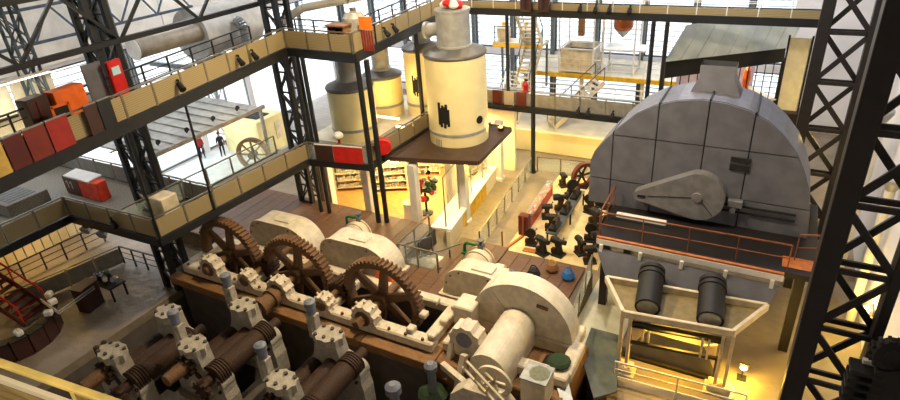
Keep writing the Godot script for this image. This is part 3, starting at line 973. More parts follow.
# ---------------------------------------------------------------- mills
func roll(parent: Node3D, nm: String, a: Vector3, b: Vector3, r: float, m: Material, grooved := true) -> void:
	var d := (b - a)
	var L := d.length()
	var st := mb()
	var prof := [Vector2(0, -0.5), Vector2(r * 0.5, -0.5), Vector2(r * 0.5, 0)]
	if grooved:
		for k in 5:
			var y := 0.01 + k * 0.1
			prof.append_array([Vector2(r * 1.12, y), Vector2(r * 1.12, y + 0.06), Vector2(r * 0.92, y + 0.065), Vector2(r * 0.92, y + 0.1)])
		prof.append_array([Vector2(r, 0.55), Vector2(r, L - 0.55)])
		for k in 5:
			var y := L - 0.5 + k * 0.1
			prof.append_array([Vector2(r * 0.92, y - 0.04), Vector2(r * 0.92, y - 0.005), Vector2(r * 1.12, y), Vector2(r * 1.12, y + 0.06)])
		prof.append(Vector2(r * 0.5, L))
	else:
		prof.append_array([Vector2(r, 0.0), Vector2(r, L), Vector2(r * 0.5, L)])
	prof.append_array([Vector2(r * 0.5, L + 0.5), Vector2(0, L + 0.5)])
	lathe(st, a, d, prof, 22)
	part(nm, st, m, parent)

func headstock(t: Node3D, z: float) -> void:
	# cream cheek of the mill, drawn across the rolls
	var p := PackedVector2Array([Vector2(-1.2, -0.6), Vector2(1.35, -0.6), Vector2(1.35, 0.3), Vector2(1.28, 0.6)])
	p.append_array(arc(0.92, 0.95, 0.38, -20, 70, 6))
	p.append_array(PackedVector2Array([Vector2(0.5, 1.5), Vector2(0.42, 1.95), Vector2(-0.52, 1.95), Vector2(-0.66, 1.4), Vector2(-0.95, 0.9), Vector2(-1.2, 0.4)]))
	var st := mb()
	prism(st, p, Vector3(0, 0, z - 0.28), Basis(), 0.56)
	var hs := part("headstock", st, M.cast_shaded, t)
	st = mb()
	var q := PackedVector2Array()
	for k in 20:
		var a := TAU * k / 20.0
		var rr := 1.0 if k % 2 == 0 else 0.88
		q.append(Vector2(cos(a) * 0.62 * rr - 0.08, sin(a) * 0.46 * rr + z))
	var qq := PackedVector2Array()
	for v in q: qq.append(Vector2(v.x, -v.y))
	prism(st, qq, Vector3(0, 1.93, 0), Basis(Vector3.RIGHT, Vector3.FORWARD, Vector3.UP), 0.3)
	part("cap", st, M.cast_shaded, hs)
	for k in 6:
		var x := -0.46 + (k % 3) * 0.38
		var zz := z + (-0.24 if k < 3 else 0.24)
		st = mb()
		cyl(st, Vector3(x, 2.2, zz), Vector3(x, 2.3, zz), 0.07, 0.07, 6)
		part("cap_bolt", st, M.collar, hs)
	for k in [[0.92, 0.95]]:   # bearing caps each side
		st = mb()
		cyl(st, Vector3(k[0], k[1], z - 0.36), Vector3(k[0], k[1], z + 0.36), 0.26, 0.26, 14)
		part("bearing_cap", st, M.cast_shaded, hs)
		for j in 4:
			var a := TAU * j / 4.0 + 0.6
			var c := Vector3(k[0] + cos(a) * 0.32, k[1] + sin(a) * 0.32, z + 0.26)
			st = mb()
			cyl(st, c, c + Vector3(0, 0, 0.09), 0.07, 0.07, 6)
			part("bolt", st, M.rust_dark, hs)
	# upright slotted bracket with the blue grey pressure cylinder on top
	st = mb()
	for s in [-0.14, 0.14]:
		bx(st, Vector3(-0.78 + s, 2.28, z - 0.1), Vector3(0.13, 1.0, 0.28), Basis(), 0.02)
	bx(st, Vector3(-0.78, 2.75, z - 0.1), Vector3(0.42, 0.14, 0.28), Basis(), 0.02)
	bx(st, Vector3(-0.78, 1.85, z - 0.1), Vector3(0.42, 0.2, 0.28), Basis(), 0.02)
	part("bracket", st, M.cast_shaded, t)
	st = mb()
	lathe(st, Vector3(-0.78, 2.8, z - 0.1), Vector3.UP, [Vector2(0, 0), Vector2(0.16, 0), Vector2(0.16, 0.32), Vector2(0.2, 0.34), Vector2(0.2, 0.52), Vector2(0.1, 0.58), Vector2(0, 0.58)], 16)
	part("pressure_cylinder", st, M.bluegrey, t)

func make_mill(label: String) -> Node3D:
	var t := thing("roller_mill", label, "mill", V3, 0.0, "cane mills in the pit")
	headstock(t, -1.2)
	headstock(t, 1.2)
	roll(t, "top_roll", Vector3(0.12, 1.05, 1.0), Vector3(0.12, 1.05, -1.0), 0.34, M.rust_dark, false)
	roll(t, "feed_roll", Vector3(-0.7, 0.75, 1.0), Vector3(-0.7, 0.75, -1.0), 0.38, M.rust_dark, false)
	roll(t, "discharge_roll", Vector3(0.85, 1.25, 1.45), Vector3(0.85, 1.25, -1.3), 0.4, M.rust_dark, true)
	var st := mb()
	lathe(st, Vector3(0, 1.62, -1.4), Vector3.FORWARD, [Vector2(0, 0), Vector2(0.2, 0), Vector2(0.2, 0.35), Vector2(0.4, 0.37), Vector2(0.4, 0.62), Vector2(0.3, 0.64), Vector2(0.3, 1.0), Vector2(0.4, 1.02), Vector2(0.4, 1.24), Vector2(0.2, 1.26), Vector2(0.2, 1.6), Vector2(0, 1.6)], 20)
	part("coupling", st, M.rust, t)
	st = mb()   # toothed crown wheel at the outer end
	prism(st, gear_outline(0.42, 9, 0.16), Vector3(-0.1, 1.6, 1.55), Basis(), 0.22)
	part("crown_wheel", st, M.rust_dark, t)
	st = mb()
	prism(st, gear_outline(0.42, 9, 0.16), Vector3(0.92, 1.15, 1.85), Basis(), 0.2)
	part("crown_wheel", st, M.rust_dark, t)
	st = mb()
	cyl(st, Vector3(-0.1, 1.6, 1.7), Vector3(-0.1, 1.6, 2.5), 0.26, 0.22, 14)
	part("shaft_stub", st, M.rust, t)
	for z in [-1.2, 1.2, 2.1]:
		st = mb()
		bx(st, Vector3(-0.1, -0.35 if z < 2 else 0.05, z), Vector3(2.5, 0.5 if z < 2 else 0.35, 0.75 if z < 2 else 0.4), Basis(), 0.05)
		part("bed_beam", st, M.cast_shaded, t)
	for x in [-0.9, 0.9]:
		st = mb()
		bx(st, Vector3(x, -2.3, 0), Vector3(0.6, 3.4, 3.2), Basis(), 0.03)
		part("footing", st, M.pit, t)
	return t

func mills() -> void:
	var m := make_mill("middle cane mill, its coupling joined to the middle gear")
	m.position = Vector3(-16.25, 0, -10.8)
	var m1 := copy(m, Vector3(-18.98, -0.25, -9.5), 0.0, "cane mill without pressure cylinders, at the left beside the concrete floor")
	for c in m1.get_children():
		if String(c.name).begins_with("pressure_cylinder") or String(c.name).begins_with("bracket") or String(c.name) == "coupling": c.free()
	for z in [1.05, 1.35]:
		var st := mb()
		lathe(st, Vector3(-0.75, 1.7, z), Vector3.UP, [Vector2(0, 0), Vector2(0.1, 0), Vector2(0.1, 0.55), Vector2(0.05, 0.6), Vector2(0, 0.6)], 10)
		part("stud", st, M.rust_dark, m1)
	var m3 := copy(m, Vector3(-12.15, 0, -10.8), 0.0, "cane mill in front of the right gear, cut by the picture's bottom edge")
	m3.get_node("coupling").free()

func fourth_mill() -> void:
	var x := -6.6
	var t := thing("covered_mill", "cream mill drive with half-round gear cover at the right of the pit", "mill", Vector3(x, 0, -15.5))
	var st := mb()   # plinth
	bx(st, Vector3(x - 0.1, -1.5, -15.0), Vector3(4.9, 4.9, 3.0), Basis(), 0.05)
	part("plinth", st, M.timber, t, true)
	st = mb()
	bx(st, Vector3(x, 1.2, -14.3), Vector3(4.6, 0.42, 0.5), Basis(), 0.05)
	bx(st, Vector3(x + 2.1, 1.2, -15.2), Vector3(0.5, 0.42, 1.7), Basis(), 0.05)
	part("frame", st, M.cast, t, true)
	# half-round cover in two halves with a seam
	for k in 2:
		var p := PackedVector2Array()
		var a0 := 0.0 if k == 0 else 127.0
		var a1 := 126.0 if k == 0 else 196.0
		p.append(Vector2(0.012 if k == 0 else -0.012, 0.0))
		p.append_array(arc(0, 0, 1.95, a0 - (16.0 if k == 0 else 0.0), a1, 18))
		st = mb()
		prism(st, p, Vector3(x, 1.4, -16.6), Basis(), 0.85)
		part("gear_cover", st, M.cream, t, true)
	st = mb()
	bx(st, Vector3(x + 0.85, 2.7, -15.73), Vector3(0.42, 0.13, 0.06), Basis(Vector3.BACK, -0.12), 0.01)
	part("name_plate", st, M.rust, t, true)
	st = mb()
	bx(st, Vector3(x + 0.0, 1.15, -16.3), Vector3(4.2, 0.5, 1.3), Basis(), 0.05)
	bx(st, Vector3(x - 2.0, 1.7, -15.6), Vector3(0.8, 1.0, 0.9), Basis(), 0.05)
	part("cover_base", st, M.cream, t, true)
	# half cylinder over the coupling
	st = mb()
	var q := PackedVector2Array([Vector2(-0.66, -0.6), Vector2(0.66, -0.6)])
	q.append_array(arc(0, 0.1, 0.66, 0, 180, 16))
	prism(st, q, Vector3(x - 0.05, 1.62, -15.7), Basis(), 2.6)
	part("coupling_cover", st, M.cream, t, true)
	# open ended wheel and ladder-like bracket at the near end
	st = mb()
	var o := PackedVector2Array(arc(0, 0, 0.62, 0, 356, 30))
	var inn := PackedVector2Array(arc(0, 0, 0.44, 0, 356, 30))
	ring(st, o, inn, Vector3(x + 0.35, 1.75, -12.8), Basis(), 0.1)
	for k in 5:
		var a := TAU * k / 5.0
		bar(st, Vector3(x + 0.35, 1.75, -12.75), Vector3(x + 0.35 + cos(a) * 0.5, 1.75 + sin(a) * 0.5, -12.75), 0.09, 0.08)
	part("hand_wheel", st, M.cream_clean, t, true)
	st = mb()
	for s in [-0.16, 0.16]:
		bar(st, Vector3(x - 0.55 + s * 0.5, 2.35 + s, -12.5), Vector3(x + 1.2 + s * 0.5, 1.2 + s, -12.2), 0.08, 0.06)
	for k in 5:
		var c := Vector3(x - 0.5, 2.32, -12.5).lerp(Vector3(x + 1.15, 1.23, -12.2), k / 4.0)
		bar(st, c + Vector3(-0.08, -0.16, 0), c + Vector3(0.08, 0.16, 0), 0.07, 0.05)
	part("bracket", st, M.cream_clean, t, true)
	# left bearing with dark bore
	st = mb()
	var b := PackedVector2Array([Vector2(-0.62, -0.55), Vector2(0.62, -0.55)])
	for k in 12:
		var a := deg_to_rad(lerpf(0, 180, k / 11.0))
		b.append(Vector2(cos(a), sin(a)) * (0.56 if k % 2 else 0.64))
	prism(st, b, Vector3(x - 1.35, 1.75, -14.6), Basis(), 0.6)
	part("bearing_housing", st, M.cast, t, true)
	st = mb()
	cyl(st, Vector3(x - 1.35, 1.85, -14.02), Vector3(x - 1.35, 1.85, -13.95), 0.3, 0.3, 18)
	part("bore_cap", st, M.bluegrey, t, true)
	st = mb()
	for c in [[-1.95, -13.6], [-1.3, -13.2]]:
		bar(st, Vector3(x + c[0], 0.2, c[1]), Vector3(x + c[0] + 0.1, 1.5, c[1] - 0.5), 0.2, 0.25)
	bar(st, Vector3(x - 2.0, 0.9, -13.5), Vector3(x - 0.6, 0.9, -12.9), 0.2, 0.25)
	part("side_frame", st, M.cast, t, true)
	# headstocks under the covers, nearer the camera
	st = mb()
	prism(st, PackedVector2Array([Vector2(-1.4, -1.5), Vector2(1.2, -1.5), Vector2(1.1, 0.8), Vector2(0.7, 1.3), Vector2(-0.7, 1.3), Vector2(-1.2, 0.8)]), Vector3(x + 0.1, 0.1, -12.9), Basis(), 0.5)
	part("headstock", st, M.cast, t, true)
	st = mb()
	cyl(st, Vector3(x + 1.4, 0.7, -15.4), Vector3(x + 1.4, 0.7, -12.6), 0.36, 0.42, 20)
	part("roll", st, M.iron, t, true)

	var c := thing("control_box", "cream steel box with a stained top on the covered mill", "box", Vector3(-5.0, 1.1, -13.3))
	st = mb()
	bx(st, Vector3(0, 0.5, 0), Vector3(0.82, 1.0, 0.8), Basis(), 0.02)
	part("body", st, M.cream_clean, c)
	st = mb()
	bx(st, Vector3(0, 1.02, 0), Vector3(0.88, 0.05, 0.86), Basis(), 0.01)
	part("lid", st, M.galv, c)
	st = mb()
	lathe(st, Vector3(0.08, 1.04, 0), Vector3.UP, [Vector2(0, 0), Vector2(0.3, 0), Vector2(0.34, 0.01), Vector2(0.2, 0.02), Vector2(0, 0.022)], 9)
	part("stain", st, M.stain_dull, c)
	st = mb()
	bx(st, Vector3(0.0, -0.35, 0.0), Vector3(0.3, 0.7, 0.3), Basis(), 0.02)
	part("stand", st, M.rust_dark, c)
	var g := thing("oil_tray", "small green mottled tray beside the half-round cover", "tray", Vector3(-4.75, 1.42, -14.7))
	st = mb()
	lathe(st, Vector3.ZERO, Vector3.UP, [Vector2(0, 0), Vector2(0.34, 0), Vector2(0.4, 0.12), Vector2(0.32, 0.2), Vector2(0.15, 0.24), Vector2(0, 0.24)], 10)
	part("body", st, M.moss, g)
	var pc := thing("pressure_cylinder", "blue grey upright cylinder on a round green base beside the pit", "cylinder", Vector3(-8.7, -0.1, -12.9))
	st = mb()
	lathe(st, Vector3.ZERO, Vector3.UP, [Vector2(0, 0), Vector2(0.55, 0), Vector2(0.55, 0.2), Vector2(0.4, 0.3), Vector2(0, 0.3)], 20)
	part("base", st, M.moss, pc)
	st = mb()
	lathe(st, Vector3(0, 0.3, 0), Vector3.UP, [Vector2(0.16, 0), Vector2(0.16, 0.9), Vector2(0.22, 0.94), Vector2(0.24, 1.15), Vector2(0.12, 1.27), Vector2(0, 1.27)], 16)
	part("body", st, M.bluegrey, pc)
	st = mb()
	cyl(st, Vector3(0, -3.9, 0), Vector3(0, 0, 0), 0.3, 0.3, 12)
	part("stand", st, M.rust_dark, pc)
	var p2 := thing("pressure_cylinder", "top of a blue grey cylinder at the picture's bottom edge", "cylinder", Vector3(-9.0, -0.4, -11.1))
	st = mb()
	lathe(st, Vector3(0, 0, 0), Vector3.UP, [Vector2(0.16, -3.6), Vector2(0.16, 2.0), Vector2(0.26, 2.05), Vector2(0.26, 2.3), Vector2(0.12, 2.42), Vector2(0, 2.42)], 16)
	part("body", st, M.bluegrey, p2)
	st = mb()
	lathe(st, Vector3(0, 0, 0), Vector3.UP, [Vector2(0.0, -3.6), Vector2(0.4, -3.6), Vector2(0.4, -3.4), Vector2(0.0, -3.4)], 16)
	part("base", st, M.bluegrey, p2)
	var gb := thing("steel_beam", "grey steel beam slanting beside the cream box", "beam", Vector3(-3.9, 0.6, -13.5))
	st = mb()
	bar(st, Vector3(-4.6, 1.05, -14.4), Vector3(-3.4, 0.3, -12.6), 0.28, 0.2, Vector3.UP, 0.02)
	part("web", st, M.galv, gb, true)
	st = mb()
	bar(st, Vector3(-4.6, 1.17, -14.4), Vector3(-3.4, 0.42, -12.6), 0.4, 0.04)
	part("flange", st, M.galv, gb, true)

# ---------------------------------------------------------------- hooded machine on its platform
func hooded_machine() -> void:
	var Z := -22.0
	var Y := 3.7
	var pf := thing("machine_platform", "dark brown steel platform with orange edge carrying the grey hooded machine", "platform", Vector3(-1.9, 0, -21.5))
	var st := mb()
	bx(st, Vector3(-1.35, Y - 0.1, -22.2), Vector3(7.3, 0.2, 5.4))
	part("deck", st, M.steel_brown, pf, true)
	st = mb()
	bx(st, Vector3(-1.8, Y - 0.03, -19.42), Vector3(6.3, 0.08, 0.12), Basis(), 0.01)
	part("edge_strip", st, M.orange_edge, pf, true)
	st = mb()
	bx(st, Vector3(-1.8, Y - 0.19, -19.42), Vector3(6.3, 0.22, 0.14), Basis(), 0.01)
	part("edge_beam", st, M.white, pf, true)
	for i in 5:
		st = mb()
		bx(st, Vector3(-4.75 + i * 1.45, Y - 0.45, -19.36), Vector3(0.12, 0.34, 0.16), Basis(), 0.01)
		part("bracket", st, M.white, pf, true)
	rail(pf, Vector3(-4.9, Y, -19.5), Vector3(1.4, Y, -19.6), 4, 1.0, 1.75)
	rail(pf, Vector3(-4.9, Y, -19.7), Vector3(-4.95, Y, -21.8), 4, 1.0, 1.1)
	rail(pf, Vector3(1.6, Y, -20.4), Vector3(2.2, Y, -20.6), 4, 1.0, 0.8)
	st = mb()
	bx(st, Vector3(1.75, Y - 0.05, -20.2), Vector3(1.0, 0.12, 0.7), Basis(), 0.01)
	part("step_plate", st, M.orange_edge, pf, true)
	for x in [-4.75, 1.9]:
		for z in [-20.2, -24.4]:
			st = mb()
			bx(st, Vector3(x, (Y - 0.2) / 2, z), Vector3(0.3, Y - 0.2, 0.3))
			part("leg", st, M.steel_brown, pf, true)

	var t := thing("hooded_machine", "large grey machine hood with round top and seamed sheet panels", "machine", Vector3(-2.1, Y, -23.0))
	var o := PackedVector2Array([Vector2(-6.05, 3.72), Vector2(1.95, 3.72), Vector2(1.85, 4.6), Vector2(1.68, 5.5), Vector2(1.42, 6.2), Vector2(1.05, 6.9), Vector2(0.55, 7.5), Vector2(0.0, 7.95), Vector2(-0.65, 8.27), Vector2(-1.4, 8.45), Vector2(-2.2, 8.5), Vector2(-3.0, 8.38), Vector2(-3.75, 8.12), Vector2(-4.4, 7.72), Vector2(-5.0, 7.1), Vector2(-5.5, 6.5), Vector2(-5.9, 5.95), Vector2(-6.05, 5.5)])
	st = mb()
	var small := PackedVector2Array()
	for p in o: small.append(Vector2(-2.05, 5.6) + (p - Vector2(-2.05, 5.6)) * 0.985)
	prism(st, small, Vector3(0, 0.02, -24.2), Basis(), 2.16)
	part("body", st, M.hood_dark, t, true)
	var xs := [-7.0, -5.2, -3.6, -1.9, -0.4, 3.0]
	var ys := [3.0, 4.85, 6.78, 9.0]
	for i in 5:
		for j in 3:
			var cell := PackedVector2Array([Vector2(xs[i] + 0.022, ys[j] + 0.022), Vector2(xs[i + 1] - 0.022, ys[j] + 0.022), Vector2(xs[i + 1] - 0.022, ys[j + 1] - 0.022), Vector2(xs[i] + 0.022, ys[j + 1] - 0.022)])
			for piece in Geometry2D.intersect_polygons(o, cell):
				st = mb()
				prism(st, piece, Vector3(0, 0, Z - 0.05), Basis(), 0.06)
				part("front_panel", st, M.hood, t, true)
	# curved skin over the top, in strips between the seams
	for k in range(1, o.size() - 1):
		var a := o[k]
		var b := o[k + 1]
		st = mb()
		bar(st, Vector3((a.x + b.x) / 2, (a.y + b.y) / 2, Z - 0.06), Vector3((a.x + b.x) / 2, (a.y + b.y) / 2, Z - 2.2), a.distance_to(b) * 1.01, 0.05, Vector3(-(b.y - a.y), b.x - a.x, 0).normalized())
		part("top_panel", st, M.hood, t, true)
	for q in [[-5.2, 6.85], [-3.6, 8.2], [-1.9, 8.5], [-0.4, 8.18]]:
		st = mb()
		bx(st, Vector3(q[0], q[1], Z - 1.1), Vector3(0.06, 0.12, 2.2))
		part("seam_strip", st, M.hood_dark, t, true)
	for y in [4.35, 4.6]:
		st = mb()
		bx(st, Vector3(-0.05, y, Z + 0.04), Vector3(3.0, 0.06, 0.08))
		part("slot_rail", st, M.hood_dark, t, true)
	for k in 2:
		st = mb()
		bx(st, Vector3(-0.62, 6.42 - k * 0.3, Z + 0.03), Vector3(0.66, 0.26 if k else 0.2, 0.05), Basis(), 0.01)
		part("vent", st, M.hood_dark, t, true)
	# outlet on top
	st = mb()
	var fr := [[-2.75, -1.0, 8.35, -23.95, -22.9], [-2.5, -1.3, 9.0, -23.8, -23.1], [-2.5, -1.3, 9.45, -23.8, -23.1]]
	for k in 2:
		var a: Array = fr[k]
		var b: Array = fr[k + 1]
		var A := [Vector3(a[0], a[2], a[4]), Vector3(a[1], a[2], a[4]), Vector3(a[1], a[2], a[3]), Vector3(a[0], a[2], a[3])]
		var B := [Vector3(b[0], b[2], b[4]), Vector3(b[1], b[2], b[4]), Vector3(b[1], b[2], b[3]), Vector3(b[0], b[2], b[3])]
		var ns := [Vector3(0, 0.3, 1), Vector3(1, 0.3, 0), Vector3(0, 0.3, -1), Vector3(-1, 0.3, 0)]
		for j in 4:
			quad(st, A[j], A[(j + 1) % 4], B[(j + 1) % 4], B[j], (ns[j] as Vector3).normalized())
	part("outlet", st, M.hood, t, true)
	# teardrop belt guard
	var c := Vector2(-1.84, 4.9)
	var g := PackedVector2Array(arc(c.x, c.y, 0.95, -105, 105, 22))
	g.append_array(PackedVector2Array([Vector2(-4.0, 4.78), Vector2(-4.15, 4.66), Vector2(-4.12, 4.42), Vector2(-3.95, 4.36)]))
	st = mb()
	prism(st, g, Vector3(0, 0, Z + 0.02), Basis(), 0.45)
	var gd := part("belt_guard", st, M.guard, t, true)
	st = mb()
	cyl(st, Vector3(c.x, c.y, Z + 0.47), Vector3(c.x, c.y, Z + 0.52), 0.2, 0.18, 18)
	part("hub_cover", st, M.guard, gd)
	st = mb()
	bar(st, Vector3(-3.6, 4.62, Z + 0.475), Vector3(c.x - 0.2, 4.85, Z + 0.475), 0.02, 0.025)
	bar(st, Vector3(c.x + 0.15, c.y - 0.15, Z + 0.475), Vector3(c.x + 0.6, c.y - 0.66, Z + 0.475), 0.02, 0.025)
	part("seam", st, M.hood_dark, gd)
	st = mb()
	bx(st, Vector3(-3.85, 4.57, Z + 0.48), Vector3(0.3, 0.1, 0.03))
	part("slot", st, M.black, gd)
	st = mb()   # bearing bracket right of the guard
	bx(st, Vector3(-0.55, 4.75, Z + 0.15), Vector3(0.5, 0.28, 0.25), Basis(), 0.02)
	bx(st, Vector3(-0.6, 4.5, Z + 0.15), Vector3(0.2, 0.3, 0.2), Basis(), 0.02)
	part("bracket", st, M.guard, t, true)

	var tr := thing("trough", "white steel trough lying on the dark platform under the guard", "trough", Vector3(-3.7, Y, -21.1))
	st = mb()
	bx(st, Vector3(0, 0.12, 0), Vector3(1.9, 0.16, 0.22), Basis(0.0 * Vector3.UP + Vector3(1, 0, 0), Vector3.UP, Vector3.BACK), 0.02)
	part("body", st, M.white, tr)
	st = mb()
	bx(st, Vector3(0, 0.02, 0), Vector3(2.3, 0.04, 0.42))
	part("base", st, M.steel, tr)

	# hopper wall, tray and feed rolls below the platform
	var h := thing("feed_hopper", "grey sloping hopper with a cream rimmed tray under the platform", "hopper", Vector3(-1.6, 0, -18.3))
	st = mb()
	var A := [Vector3(-4.95, Y - 0.5, -19.4), Vector3(1.3, Y - 0.5, -19.4), Vector3(1.05, 2.55, -18.9), Vector3(-4.25, 2.55, -18.4)]
	quad(st, A[0], A[1], A[2], A[3], Vector3(0, 0.5, 0.8).normalized())
	var k := Vector3(0, -0.06, -0.06)
	quad(st, A[0] + k, A[1] + k, A[2] + k, A[3] + k, Vector3(0, -0.5, -0.8).normalized())
	for e in 4:
		quad(st, A[e], A[(e + 1) % 4], A[(e + 1) % 4] + k, A[e] + k, ((A[e] + A[(e + 1) % 4]) / 2 - Vector3(-1.7, 3, -19)).normalized())
	part("back_plate", st, M.hood, h, true)
	var R := [Vector3(-4.25, 2.6, -18.4), Vector3(1.05, 2.6, -18.9), Vector3(0.17, 2.6, -17.05), Vector3(-3.2, 2.6, -16.65)]
	for e in 4:
		st = mb()
		bar(st, R[e], R[(e + 1) % 4], 0.13, 0.26, Vector3.UP, 0.02)
		part("tray_rim", st, M.cream_clean, h, true)
	st = mb()
	var pp := PackedVector2Array()
	for r in R: pp.append(Vector2(r.x, -r.z))
	prism(st, pp, Vector3(0, 2.42, 0), Basis(Vector3.RIGHT, Vector3.FORWARD, Vector3.UP), 0.05)
	part("tray_floor", st, M.tray, h, true)
	for q in [[-3.1, -16.8], [0.08, -17.15]]:
		for dx in [-0.14, 0.14]:
			st = mb()
			bx(st, Vector3(q[0] + dx, 1.25, q[1]), Vector3(0.11, 2.4, 0.2), Basis(), 0.01)
			part("leg", st, M.cream_clean, h, true)
		st = mb()
		bx(st, Vector3(q[0], 0.18, q[1]), Vector3(0.75, 0.22, 0.5), Basis(), 0.03)
		for j in 4: cyl(st, Vector3(q[0] - 0.27 + j * 0.18, 0.29, q[1] + 0.18), Vector3(q[0] - 0.27 + j * 0.18, 0.36, q[1] + 0.18), 0.04, 0.04, 6)
		part("foot", st, M.cream_clean, h, true)
		st = mb()
		bx(st, Vector3(q[0], 0.03, q[1]), Vector3(0.95, 0.07, 0.7), Basis(), 0.02)
		part("foot_plate", st, M.cream, h, true)
	for q in [[2.15, 0.1], [1.3, 0.1], [2.0, 0.05]]:
		st = mb()
		bar(st, Vector3(-3.0, q[0], -16.85), Vector3(0.0, q[0], -17.2), 0.1, q[1])
		part("cross_bar", st, M.steel_brown, h, true)
	for x in [-2.55, -2.35, -0.65, -0.45]:
		st = mb()
		bx(st, Vector3(x, 1.72, -17.0), Vector3(0.07, 0.8, 0.07))
		part("hanger", st, M.cream_clean, h, true)
	for q in [[Vector3(-2.72, 3.15, -18.75), Vector3(-2.5, 2.78, -17.05), "left dark feed roll lying in the tray"], [Vector3(-0.72, 3.15, -18.85), Vector3(-0.55, 2.78, -17.2), "right dark feed roll lying in the tray"]]:
		var f := thing("feed_roll", q[2], "roll", q[0], 0.0, "feed rolls in the tray")
		var a: Vector3 = Vector3.ZERO
		var d: Vector3 = q[1] - q[0]
		st = mb()
		var L := d.length()
		lathe(st, a, d, [Vector2(0, -0.1), Vector2(0.36, -0.1), Vector2(0.44, 0), Vector2(0.44, 0.16), Vector2(0.4, 0.17), Vector2(0.4, 0.26), Vector2(0.46, 0.27), Vector2(0.46, 0.4), Vector2(0.42, 0.42), Vector2(0.42, L), Vector2(0.36, L), Vector2(0.34, L - 0.06), Vector2(0, L - 0.06)], 26)
		part("shell", st, M.iron, f)
		st = mb()
		lathe(st, a + d * 0.985, d, [Vector2(0.36, -0.02), Vector2(0.34, 0.05), Vector2(0.0, 0.07)], 22)
		part("end_cap", st, M.galv, f)
	# grey chute and yellow-lit low wall beneath the hopper
	var ch := thing("chute", "grey chute with cream sloped cheeks under the tray", "chute", Vector3(-1.5, 0, -18.0))
	st = mb()
	prism(st, PackedVector2Array([Vector2(-3.0, 0.1), Vector2(-0.2, 0.1), Vector2(-0.2, 0.6), Vector2(-0.6, 1.3), Vector2(-2.5, 1.3), Vector2(-3.0, 0.6)]), Vector3(0, 0, -18.6), Basis(), 1.0)
	part("body", st, M.hood, ch, true)
	for s in [[-3.0, -2.5], [-0.2, -0.6]]:
		st = mb()
		prism(st, PackedVector2Array([Vector2(s[0], 0.5), Vector2(s[1], 1.35), Vector2(s[0], 1.5)]), Vector3(0, 0, -17.7), Basis(), 0.12)
		part("cheek", st, M.cream_clean, ch, true)
	st = mb()
	bx(st, Vector3(-1.6, 0.05, -18.1), Vector3(3.2, 0.1, 1.3))
	part("base", st, M.steel_brown, ch, true)
	var lr := thing("floor_railing", "low pale railing on the yellow floor in front of the tray", "railing", Vector3(-1.3, 0, -16.05))
	rail(lr, Vector3(-3.2, 0, -16.0), Vector3(0.9, 0, -16.2), 6, 1.0, 1.9)
	# bright wall lamp on the floor at the right
	var lp := thing("flood_lamp", "small bright flood lamp on the floor right of the tray legs", "lamp", Vector3(0.72, 0, -18.0))
	st = mb()
	bx(st, Vector3(0, 0.55, -0.05), Vector3(0.3, 0.24, 0.14), Basis(), 0.02)
	bx(st, Vector3(0, 0.22, -0.05), Vector3(0.06, 0.44, 0.06))
	bx(st, Vector3(0, 0.02, -0.05), Vector3(0.3, 0.04, 0.3))
	part("body", st, M.black, lp)
	st = mb()
	cyl(st, Vector3(0, 0.55, 0.03), Vector3(0, 0.55, 0.05), 0.11, 0.11, 12)
	part("lens", st, M.amber_glow, lp)
	omni(lp, Vector3(0, 0.7, 0.25), Color(1.0, 0.8, 0.3), 4.5, 0.1)
	var l2 := thing("flood_lamp", "unseen warm lamp beneath the tray floor, placed to light the floor between the legs", "lamp", Vector3(-1.4, 2.3, -17.6))  # unseen lamp, placed to wash the floor under the tray yellow
	st = mb()
	bx(st, Vector3(0, 0.03, 0), Vector3(0.9, 0.12, 0.2), Basis(), 0.02)
	part("body", st, M.white, l2)
	st = mb()
	bx(st, Vector3(0, -0.05, 0), Vector3(0.8, 0.04, 0.14))
	part("tube", st, M.amber_glow, l2)
	area(l2, Vector3(0, -0.09, 0), Vector2(0.8, 0.14), Color(1.0, 0.78, 0.26), 11.0)

# ---------------------------------------------------------------- tanks
func tank(at: Vector3, r: float, h: float, nr: float, nh: float, label: String) -> Node3D:
	var t := thing("tank", label, "tank", at, 0.0, "cream upright tanks")
	var st := mb()
	lathe(st, Vector3.ZERO, Vector3.UP, [Vector2(0, 0), Vector2(r, 0), Vector2(r, h - 0.04), Vector2(r - 0.04, h)], 48)
	part("shell", st, M.tank, t)
	st = mb()
	lathe(st, Vector3.ZERO, Vector3.UP, [Vector2(r + 0.03, h - 0.1), Vector2(r + 0.06, h - 0.02), Vector2(r + 0.03, h + 0.06), Vector2(nr, h + 0.32), Vector2(nr, h + 0.3), Vector2(0, h + 0.3)], 48)
	part("shoulder", st, M.tank_top, t)
	st = mb()
	lathe(st, Vector3.ZERO, Vector3.UP, [Vector2(nr + 0.06, h + 0.3), Vector2(nr + 0.06, h + 0.38), Vector2(nr, h + 0.4), Vector2(nr, h + 0.3 + nh), Vector2(nr + 0.05, h + 0.3 + nh), Vector2(nr + 0.05, h + 0.4 + nh), Vector2(0, h + 0.4 + nh)], 36)
	part("neck", st, M.tank_neck, t)
	st = mb()
	lathe(st, Vector3.ZERO, Vector3.UP, [Vector2(r, 0.55), Vector2(r + 0.025, 0.56), Vector2(r + 0.025, 0.7), Vector2(r, 0.71)], 48)
	part("band", st, M.tank_neck, t)
	return t

